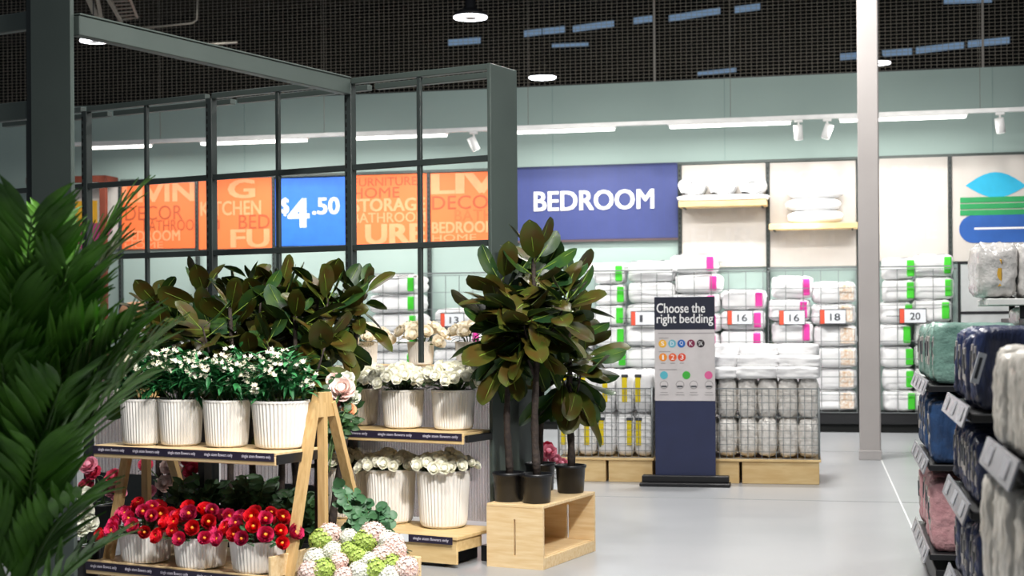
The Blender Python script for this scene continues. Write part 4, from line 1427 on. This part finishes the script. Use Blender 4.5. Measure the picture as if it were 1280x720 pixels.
# ---- palm in the left foreground
pc = P(22, 560, 5.0); pc.z = 0
pm = thing('areca_palm', 'leafy green palm in the left foreground, out of focus', 'potted plant', pc)
mb = MB(); mb.lathe([(.13, 0), (.135, .01), (.16, .28), (.17, .28), (.17, .31), (.155, .31), (.15, .28)], 32); mb.build('pot', M_blackp, pm)
mb = MB(); mb.lathe([(.148, .275), (.1, .285), (.02, .29)], 20); mb.build('soil', M_soil, pm)
random.seed(77)
def frond(az, zb, L, el0, el1, ll, seed, off=0.0):
    random.seed(seed)
    N = 18; pts = []
    p = Vector((math.cos(az) * off, math.sin(az) * off, zb))
    for k in range(N + 1):
        f = k / N
        el = el0 + (el1 - el0) * f ** 1.4
        d = Vector((math.cos(az) * math.cos(el), math.sin(az) * math.cos(el), math.sin(el)))
        pts.append((p.copy(), d)); p = p + d * L / N
    o = None
    mb = MB(); mb.tube([Vector((math.cos(az) * .03, math.sin(az) * .03, .28))] + [a for a, _ in pts], [.011] + [.009 * (1 - .85 * k / N) + .001 for k in range(N + 1)], 6)
    o = mb.build('frond', M_palms, pm)
    mb = MB()
    nleaf = int(L / .040)
    for k in range(nleaf):
        f = .14 + .86 * (k + .5) / nleaf
        i = min(N - 1, int(f * N)); a, d = pts[i]; b = pts[i + 1][0]
        c = a.lerp(b, f * N - i)
        side = d.cross(Vector((0, 0, 1)))
        if side.length < .1: side = Vector((-math.sin(az), math.cos(az), 0))
        side.normalize(); upv = side.cross(d).normalized()
        le = ll * (math.sin(math.pi * (.18 + .72 * f)) ** .7) * random.uniform(.9, 1.1)
        for sg in (-1, 1):
            dv = (d * .95 + side * sg * .65 + upv * random.uniform(.05, .3)).normalized()
            leafy(mb, c, dv, le * 1.3, .033, random.uniform(.05, .22), up=upv)
    mb.build('leaflets', M_palm, o)
    return o
specs = []
for k in range(26):
    az = k * 2.399
    zb = .50 + .045 * (k % 11)
    specs.append((az, zb, random.uniform(.75, 1.0), random.uniform(1.2, 1.45), random.uniform(.55, 1.0), random.uniform(.22, .29)))
for k, s_ in enumerate(specs):
    frond(*s_, 500 + k)
# fronds that reach out to the right and to the front
for k, s_ in enumerate(((.1, 1.05, .62, 1.25, .75, .25), (-.5, .85, .66, 1.15, .55, .26), (-.2, .62, .68, 1.15, .6, .27), (-.9, .55, .75, 1.2, .7, .27), (-1.3, .75, .8, 1.25, .9, .26), (-2.2, .8, .85, 1.25, .8, .26),
                          (-1.7, .5, .85, 1.3, .9, .27), (-2.8, .65, .85, 1.25, .8, .26), (-.7, .42, .55, 1.05, .4, .22), (-.35, .30, .5, 1.0, .4, .2), (-1.1, .4, .7, 1.15, .7, .25), (-1.9, .35, .7, 1.2, .7, .25))):
    frond(*s_, 560 + k)

# ---- stock and hydrangea heads low in the front, in a timber box
q = P(436, 720, 7.12)
FH = Fr(q.x, q.y, 28.0)
bx_ = thing('planter_box', 'open timber planter box beside the easel leg holding the mixed bouquet', 'planter', FH.w(0, 0, 0), FH.rz)
bw, bd, bh = .30, .26, .215
for a, b, nm in (((-bw, -.02, 0), (bw - .06, -.002, bh), 'front_board'), ((-bw, bd, 0), (bw - .06, bd + .018, bh), 'rear_board'), ((-bw, 0, 0), (-bw + .018, bd - .002, bh), 'side_board'), ((bw - .078, 0, 0), (bw - .06, bd - .002, bh), 'side_board'), ((-bw + .02, 0, .02), (bw - .08, bd - .002, .04), 'floor_board')):
    MB().bbox(a, b, .003).build(nm, M_wood, bx_)
HM = {'lime': (M_lime, 'lime green'), 'blush': (M_blush, 'blush pink'), 'ivory': (M_ivory, 'ivory white')}
hyd = {k: cluster_mesh('flower_head', .055, 140, .0125, i + 1) for i, k in enumerate(HM)}
hl_ = (('blush', 412, 668), ('ivory', 436, 672), ('lime', 456, 678), ('lime', 402, 676), ('ivory', 484, 676), ('blush', 478, 696), ('lime', 448, 697), ('blush', 424, 702), ('ivory', 394, 700), ('lime', 404, 714),
       ('blush', 497, 690), ('ivory', 450, 716), ('blush', 507, 712), ('lime', 470, 714), ('blush', 430, 722), ('ivory', 486, 722), ('blush', 466, 668), ('ivory', 416, 690), ('lime', 436, 690), ('lime', 490, 706), ('blush', 388, 716), ('ivory', 462, 704), ('blush', 492, 680))
for k, (c, u, v) in enumerate(hl_):
    p = P(u, v, 6.98 + .003 * (720 - v))
    base = FH.w(max(-.25, min(.2, (u - 450) * .0028)), .12, .045)
    flower('stock_stem', '%s rounded flower head, %s in the front planter box' % (HM[c][1], 'at the top' if v < 680 else 'in the middle rows' if v < 705 else 'at the bottom edge'), HM[c][1] + ' heads in the front planter', 'flower',
           base, p, hyd[c], HM[c][0], random.uniform(.75, 1.15), None, 5, M_fold, lean=Vector((random.uniform(-.4, .4), -.6, 1)), bname='flower_head', ll=.08, lw=.035)


# ---- eucalyptus and dark greenery
def spray(name, label, base, tips, m, rnd, ll, lw, nl, cat='foliage', group=None, seed=1, yb=None):
    random.seed(seed)
    t = thing(name, label, cat, base, 0, group)
    mb = MB(); ml = MB()
    for tp in tips:
        d = Vector(tp) - Vector(base)
        m1 = d * .5 + Vector((0, 0, .05))
        mb.tube([(0, 0, 0), m1, d], .0035, 5)
        for k in range(nl):
            f = .35 + .65 * (k + .5) / nl
            c = (m1 * (2 * f) if f < .5 else m1.lerp(d, 2 * f - 1))
            for sg in (-1, 1):
                a = random.uniform(0, 6.28)
                leafy(ml, c, (math.cos(a), math.sin(a) * .6, random.uniform(-.4, .8)), ll * random.uniform(.7, 1.2), lw * random.uniform(.8, 1.2), .15, up=(random.uniform(-.5, .5), -1, .6), rnd=rnd)
    mb.build('stems', M_stem, t)
    ml.build('leaves', m, t)
    return t


b0 = FH.w(.05, .2, .045)
spray('eucalyptus_spray', 'dark round-leaved eucalyptus spray right of the easel rear leg', b0, [P(u, v, 7.5) for u, v in ((470, 632), (488, 640), (455, 625), (478, 655), (440, 615), (445, 640), (430, 628), (425, 606), (436, 655))], M_euc, 1, .055, .055, 12, group='eucalyptus sprays', seed=5)
for i, (u0, u1, y, v0, lb) in enumerate(((215, 280, 7.75, 596, 'dark green foliage under the easel shelf, left half'), (285, 345, 7.7, 592, 'dark green foliage under the easel shelf, right half'), (352, 396, 7.75, 606, 'dark green foliage behind the easel front leg'))):
    base = P((u0 + u1) / 2, 690, y); base.z = .17
    random.seed(60 + i)
    spray('greenery_bunch', lb, base, [P(random.uniform(u0, u1), v0 + random.uniform(0, 60), y + random.uniform(-.12, .12)) for k in range(30)], M_fold, 0, .075, .034, 10, group='dark greenery bunches', seed=70 + i)

# ---- blush bouquet by the easel apex
base = at_h(437, 640, .2); base = FE.w(-.03, .405, .62)
def posy(kind, u, v, y, lb, base, s=1.0, grp=None, leaves=3):
    flower(kind + '_peony_stem', lb, grp, 'flower', base, P(u, v, y), peo_me[kind], {'pink': M_pinkf, 'coral': M_coral, 'blush': M_blush, 'peach': M_peach, 'ivory': M_ivory}[kind], s, None, leaves, M_fold, lean=Vector((random.uniform(-.3, .3), -1.0, .7)))
posy('blush', 428, 489, 7.7, 'pale blush dahlia with spiky petals beside the easel apex', base, 1.25)
posy('peach', 436, 514, 7.7, 'peach rose just below the pale dahlia', base + Vector((.02, 0, 0)), .75)
posy('ivory', 441, 498, 7.75, 'small ivory flower right of the pale dahlia', base + Vector((.04, 0, 0)), .8)
posy('blush', 418, 477, 7.8, 'small blush flower above left of the pale dahlia', base, .8)
posy('pink', 422, 502, 7.72, 'small pink flower below the pale dahlia', base, .7)
posy('ivory', 434, 474, 7.8, 'small ivory flower above the pale dahlia', base, .75)
spray('greenery_bunch', 'dark leaves around the blush bouquet by the easel apex', base + Vector((.01, .02, 0)), [P(u, v, 7.78) for u, v in ((420, 468), (446, 488), (448, 508), (442, 526), (430, 530), (412, 490), (426, 520))], M_fold, 0, .06, .035, 8, group='dark greenery bunches', seed=91)
bd_ = thing('bud_vase', 'small dark vase behind the easel centre post holding the blush bouquet', 'vase', FE.w(-.03, .405, .56))
mb = MB(); mb.lathe([(.022, 0), (.026, .004), (.034, .16), (.037, .16), (.037, .17), (.031, .17), (.024, .05), (.008, .05)], 18); mb.build('vessel', M_blackp, bd_)
MB().bbox((-.05, -.012, .08), (-.03, .012, .10), .002).build('clip', M_black, bd_)

# ---- pink flowers left, behind the easel, and beyond the crate
def bunch(lst, y, base, lb, grp, seed):
    random.seed(seed)
    for k, (kind, u, v, s) in enumerate(lst):
        posy(kind, u, v, y + random.uniform(-.05, .05), '%s peony stem %s' % (kind, lb), base + Vector((random.uniform(-.03, .03), random.uniform(-.03, .03), 0)), s, '%s peonies %s' % (kind, grp))
b1 = P(125, 650, 8.6); b1.z = .25
bunch([('pink', 112, 583, 1), ('coral', 118, 592, .9), ('coral', 143, 598, 1), ('pink', 140, 612, 1), ('coral', 108, 608, .8), ('pink', 150, 620, .9)], 8.6, b1, 'behind the left end of the easel', 'left of the easel', 1)
b2 = P(214, 660, 8.8); b2.z = .25
bunch([('blush', 214, 584, 1.15), ('blush', 222, 596, 1.1), ('coral', 240, 588, 1.0), ('coral', 182, 582, .8), ('pink', 188, 616, .8), ('blush', 206, 606, 1.), ('coral', 234, 576, .7)], 8.8, b2, 'seen through the easel under its shelf', 'through the easel', 2)
b3 = P(100, 700, 7.6); b3.z = .17
bunch([('ivory', 108, 622, 1), ('ivory', 104, 642, 1.1), ('ivory', 100, 660, 1), ('ivory', 112, 655, .9)], 7.6, b3, 'low at the left end of the easel', 'low left', 3)
b4 = P(672, 600, 9.9); b4.z = .22
bunch([('coral', 654, 556, 1), ('coral', 650, 568, .9), ('pink', 656, 575, .9), ('pink', 686, 566, 1), ('coral', 684, 560, .8), ('pink', 694, 577, .9), ('pink', 703, 581, .8), ('coral', 662, 566, .9), ('pink', 676, 578, .9), ('blush', 660, 582, .8)], 9.9, b4, 'in the bucket beyond the crate', 'beyond the crate', 4)
for b_, lb in ((b1, 'dark bucket of pink peonies behind the left end of the easel'), (b2, 'dark bucket of blush peonies seen under the easel shelf'), (b3, 'dark bucket of ivory flowers low at the left'), (b4, 'dark bucket of pink peonies on the floor beyond the crate')):
    t = thing('flower_bucket', lb, 'bucket', Vector((b_.x, b_.y, 0)))
    hgt = b_.z + .06
    mb = MB(); mb.lathe([(.08, 0), (.085, .01), (.105, hgt), (.11, hgt), (.11, hgt + .01), (.10, hgt + .01), (.09, b_.z - .01), (.02, b_.z - .01)], 24); mb.build('vessel', M_blackp, t)
    mb = MB(); mb.tube([(-.11, 0, hgt), (-.09, -.05, hgt + .02), (0, -.115, hgt + .01), (.09, -.05, hgt + .02), (.11, 0, hgt)], .003, 5); mb.build('handle', M_wire, t)

# ================================================================== RACKS ON THE RIGHT
M_teal = mat('sage_packs', '#789c90', 0.45, col2='#5d8176', scale=7, bump=.9, bscale=18, coat=.4, var=.12)
M_nav = mat('navy_packs', '#2a3760', 0.4, col2='#161d36', scale=7, bump=.9, bscale=12, coat=.4, stretch=(3, 3, .8), var=.3)
M_blu = mat('denim_packs', '#2b4d7a', 0.45, col2='#1b3457', scale=7, bump=.8, bscale=14, coat=.25, stretch=(2, 2, 1), var=.2)
M_pnk = mat('rose_packs', '#d3a2a4', 0.5, col2='#c48f93', scale=12, bump=.6, bscale=30, coat=.2)
M_bei = mat('oatmeal_packs', '#dedad1', 0.5, col2='#c6c0b5', scale=6, bump=.9, bscale=10, coat=.3, stretch=(2.5, 2.5, .8))
M_gry = mat('clear_bag_grey', '#dad7d4', 0.25, col2='#c6c3c0', scale=9, bump=.8, bscale=18, coat=.6)
M_edge = mat('pack_edge', '#bcb6ae', 0.5, col2='#8d8a88', scale=20)
M_glass = mat('clear_rail', '#cfd2d6', 0.1, trans=.8)


def rack(t0, t1, levels, label, spine_h, depth=.46, so=0.0):
    r = thing('bedding_rack', label, 'shelf rack', FG.w(so, t0, 0), FG.rz, 'bedding racks beside the aisle')
    L = t1 - t0
    MB().bbox((depth + .01, .0, 0), (depth + .04, L, spine_h), .004).build('spine', M_black, r)
    MB().bbox((.03, .02, 0), (depth, L - .02, .12), .004).build('plinth', M_black, r)
    for h in levels:
        MB().bbox((.0, 0, h - .034), (depth, L, h - .004), .004).build('shelf', M_black, r)
        g = MB(); g.add([(-.03, 0, h - .05), (-.03, L, h - .05), (-.006, L, h + .022), (-.006, 0, h + .022), (-.024, 0, h - .05), (-.024, L, h - .05), (0, L, h + .022), (0, 0, h + .022)],
                        [(0, 3, 2, 1), (4, 5, 6, 7), (0, 1, 5, 4), (1, 2, 6, 5), (2, 3, 7, 6), (3, 0, 4, 7)])
        pr = g.build('price_rail', M_rail, r)
        n = max(2, int(L / .3))
        for k in range(n):
            y = L * (k + .3) / n
            g = MB(); g.add([(-.027, y, h - .035), (-.027, y + .12, h - .035), (-.0095, y + .12, h + .012), (-.0095, y, h + .012)], [(0, 3, 2, 1)])
            g.add([(-.029, y, h - .035), (-.029, y + .12, h - .035), (-.0115, y + .12, h + .012), (-.0115, y, h + .012)], [(0, 3, 2, 1)])
            g.build('price_card', mat('price_card', '#b2b4ba', .5), pr)
    return r


GW = .40
VAR = {}
def file_packs(t0, t1, h, hh, m, cname, where, n, s0=.02, wd=GW, tagc=True, lean=0.0, grp=None, thick=None):
    """packs filed upright one behind the other, faces to the camera"""
    dt = (t1 - t0) / n
    key = (round(wd, 2), round(dt, 3), round(hh, 2), m.name)
    if key not in VAR:
        VAR[key] = [pack_mesh('filed_pack', wd, dt * .98, hh, 8.5, 14, .045, 80 + i, 8) for i in range(3)]
        for me in VAR[key]: me.materials.append(m)
    for k in range(n):
        order = 'nearest' if k == 0 else ORD[k] + ' nearest'
        t = thing('bedding_set', '%s %s bedding pack %s' % (order, cname, where), 'bedding pack', FG.w(s0 + wd / 2 + random.uniform(-.008, .008), t0 + dt * (k + .5), h), FG.rz + random.uniform(-.04, .04), grp or (cname + ' packs ' + where))
        o = obj('bag', VAR[key][k % 3], None, t)
        o.scale.z = random.uniform(.9, 1.0)
        t.rotation_euler = (lean + random.uniform(-.05, .05), random.uniform(-.04, .04), t.rotation_euler.z)
        if tagc:
            MB().bbox((-wd / 2 - .004, -dt * .22, hh * .30), (-wd / 2 + .02, dt * .22, hh * .78), .003).build('edge_label', M_edge, t)
            MB().bbox((-wd / 2 - .008, -dt * .14, hh * .45), (-wd / 2 + .01, dt * .14, hh * .7), .002).build('edge_print', M_ink, t)
    return


def z2t(z): return z / math.cos(FG.a)
A0, A1 = z2t(7.3), z2t(8.5)
B0, B1 = z2t(5.0), z2t(5.96)
C0, C1 = z2t(3.45), z2t(4.17)
ra = rack(A0, A1, (.205, .645, 1.035), 'far bedding rack of sage, denim and rose packs by the aisle', 1.36)
rb = rack(B0, B1, (.36, .715, 1.045), 'middle bedding rack of navy packs by the aisle', 1.30)
rc = rack(C0, C1, (.55, 1.01), 'near bedding rack of oatmeal packs at the right edge', 1.25, so=-.02)
file_packs(A0 + .03, A1 - .04, 1.036, .30, M_teal, 'sage green', 'on the top shelf of the far rack', 8)
file_packs(A0 + .03, A1 - .04, .646, .32, M_blu, 'denim blue', 'on the middle shelf of the far rack', 7)
file_packs(A0 + .06, A1 - .04, .206, .35, M_pnk, 'fluffy rose pink', 'on the bottom shelf of the far rack', 7)
file_packs(B0 + .03, B1 - .03, 1.046, .285, M_nav, 'navy', 'on the top shelf of the middle rack', 9)
file_packs(B0 + .03, B1 - .03, .716, .255, M_nav, 'dark navy', 'on the middle shelf of the middle rack', 9)
file_packs(B0 + .03, B1 - .03, .361, .285, M_nav, 'charcoal navy', 'on the bottom shelf of the middle rack', 8)
file_packs(C0 + .02, C1 - .03, 1.011, .28, M_bei, 'oatmeal', 'on the top shelf of the near rack', 5, s0=-.012, tagc=False)
file_packs(C0 + .02, C1 - .03, .551, .40, M_bei, 'pale oatmeal', 'on the lower shelf of the near rack', 5, s0=-.03, tagc=False)
# white hang tags on the navy faces
for u, v, z, lb in ((1222, 460, 4.985, 'long white paper tag hanging on the nearest navy pack'),):
    p = P(u, v, z - .02)
    mb = MB(); mb.beam((-.012, 0, -.05), (.018, 0, .05), .028, .004, up=(0, 1, 0))
    o = mb.build('paper_tag', M_tag, None, p); tag(o, lb, 'tag')
    mb = MB(); mb.beam((-.009, -.003, -.035), (.012, -.003, .035), .010, .003, up=(0, 1, 0)); mb.build('print_block', M_ink, o)
# tall clear-bagged grey packs on the upper tier of the far rack
u0 = FG.loc(P(1216, 372, 7.9))[0]
up_ = thing('upper_tier', 'white two-tier upper shelf carrying clear bagged grey packs, far rack', 'shelf', FG.w(u0, z2t(7.6), 0), FG.rz)
hS = CH + ray(1250, 374)[1] * 7.8
MB().bbox((0.04, 0, hS - .035), (1.1, .55, hS), .004).build('shelf', M_white, up_)
MB().bbox((0.18, 0, hS - .24), (1.1, .55, hS - .21), .004).build('shelf', M_white, up_)
for x, zb in ((.50 - u0 - .03, 1.361), (1.05, 0)):
    MB().bbox((x, .5, zb), (x + .03, .53, hS + .3), .003).build('post', M_black, up_)
    MB().bbox((x, .02, zb), (x + .03, .05, hS - .035), .003).build('post', M_black, up_)
gm = [pack_mesh('grey_bag', .20, .46, .285, 5.5, 10, .08, 90 + i, 6) for i in range(3)]
gm2 = [pack_mesh('grey_bag', .20, .46, .165, 5.5, 10, .08, 94 + i, 6) for i in range(3)]
for k in range(5):
    t = thing('grey_bag', '%s clear bagged grey pack from the left, upper tier of the far rack' % ORD[k], 'bedding pack', FG.w(u0 + .09 + .20 * k, z2t(7.6) + .26, hS + .001), FG.rz + random.uniform(-.08, .08), 'grey bags on the upper tier')
    obj('bag', gm[k % 3], M_gry, t)
    MB().bbox((-.012, -.232, .06), (.012, -.2, .2), .004).build('label', mat('ochre_label', '#d9a93c', .5), t)
    if k == 0: continue
    t = thing('grey_bag', '%s clear bagged grey pack from the left, lower tier of the far rack' % ORD[k - 1], 'bedding pack', FG.w(u0 + .09 + .20 * k, z2t(7.6) + .26, hS - .209), FG.rz + random.uniform(-.05, .05), 'grey bags on the lower tier')
    obj('bag', gm2[k % 3], M_gry, t)
    MB().bbox((-.02, -.235, .03), (.02, -.2, .11), .004).build('label', MATS['ochre_label'], t)
# black wire easel frame behind them
s0, h1 = FW.pl(1197, 327, -1.6); s1, h0 = FW.pl(1290, 420, -1.6)
t = thing('metal_display_stand', 'thin black metal display frame behind the grey bags at right', 'display stand', FW.w(s0, -1.6, 0), FW.rz)
for x in (0, s1 - s0):
    MB().bbox((x, 0, 0), (x + .03, .03, h1), .003).build('post', M_black, t)
for z in (h1, CH + .06, .4):
    MB().bbox((0, 0, z - .03), (s1 - s0, .03, z), .003).build('rail', M_black, t)
MB().bbox((.035, .01, .42), (s1 - s0 - .005, .02, h1 - .035), .002).build('backing', mat('grey_backing', '#c6cac9', .6), t)
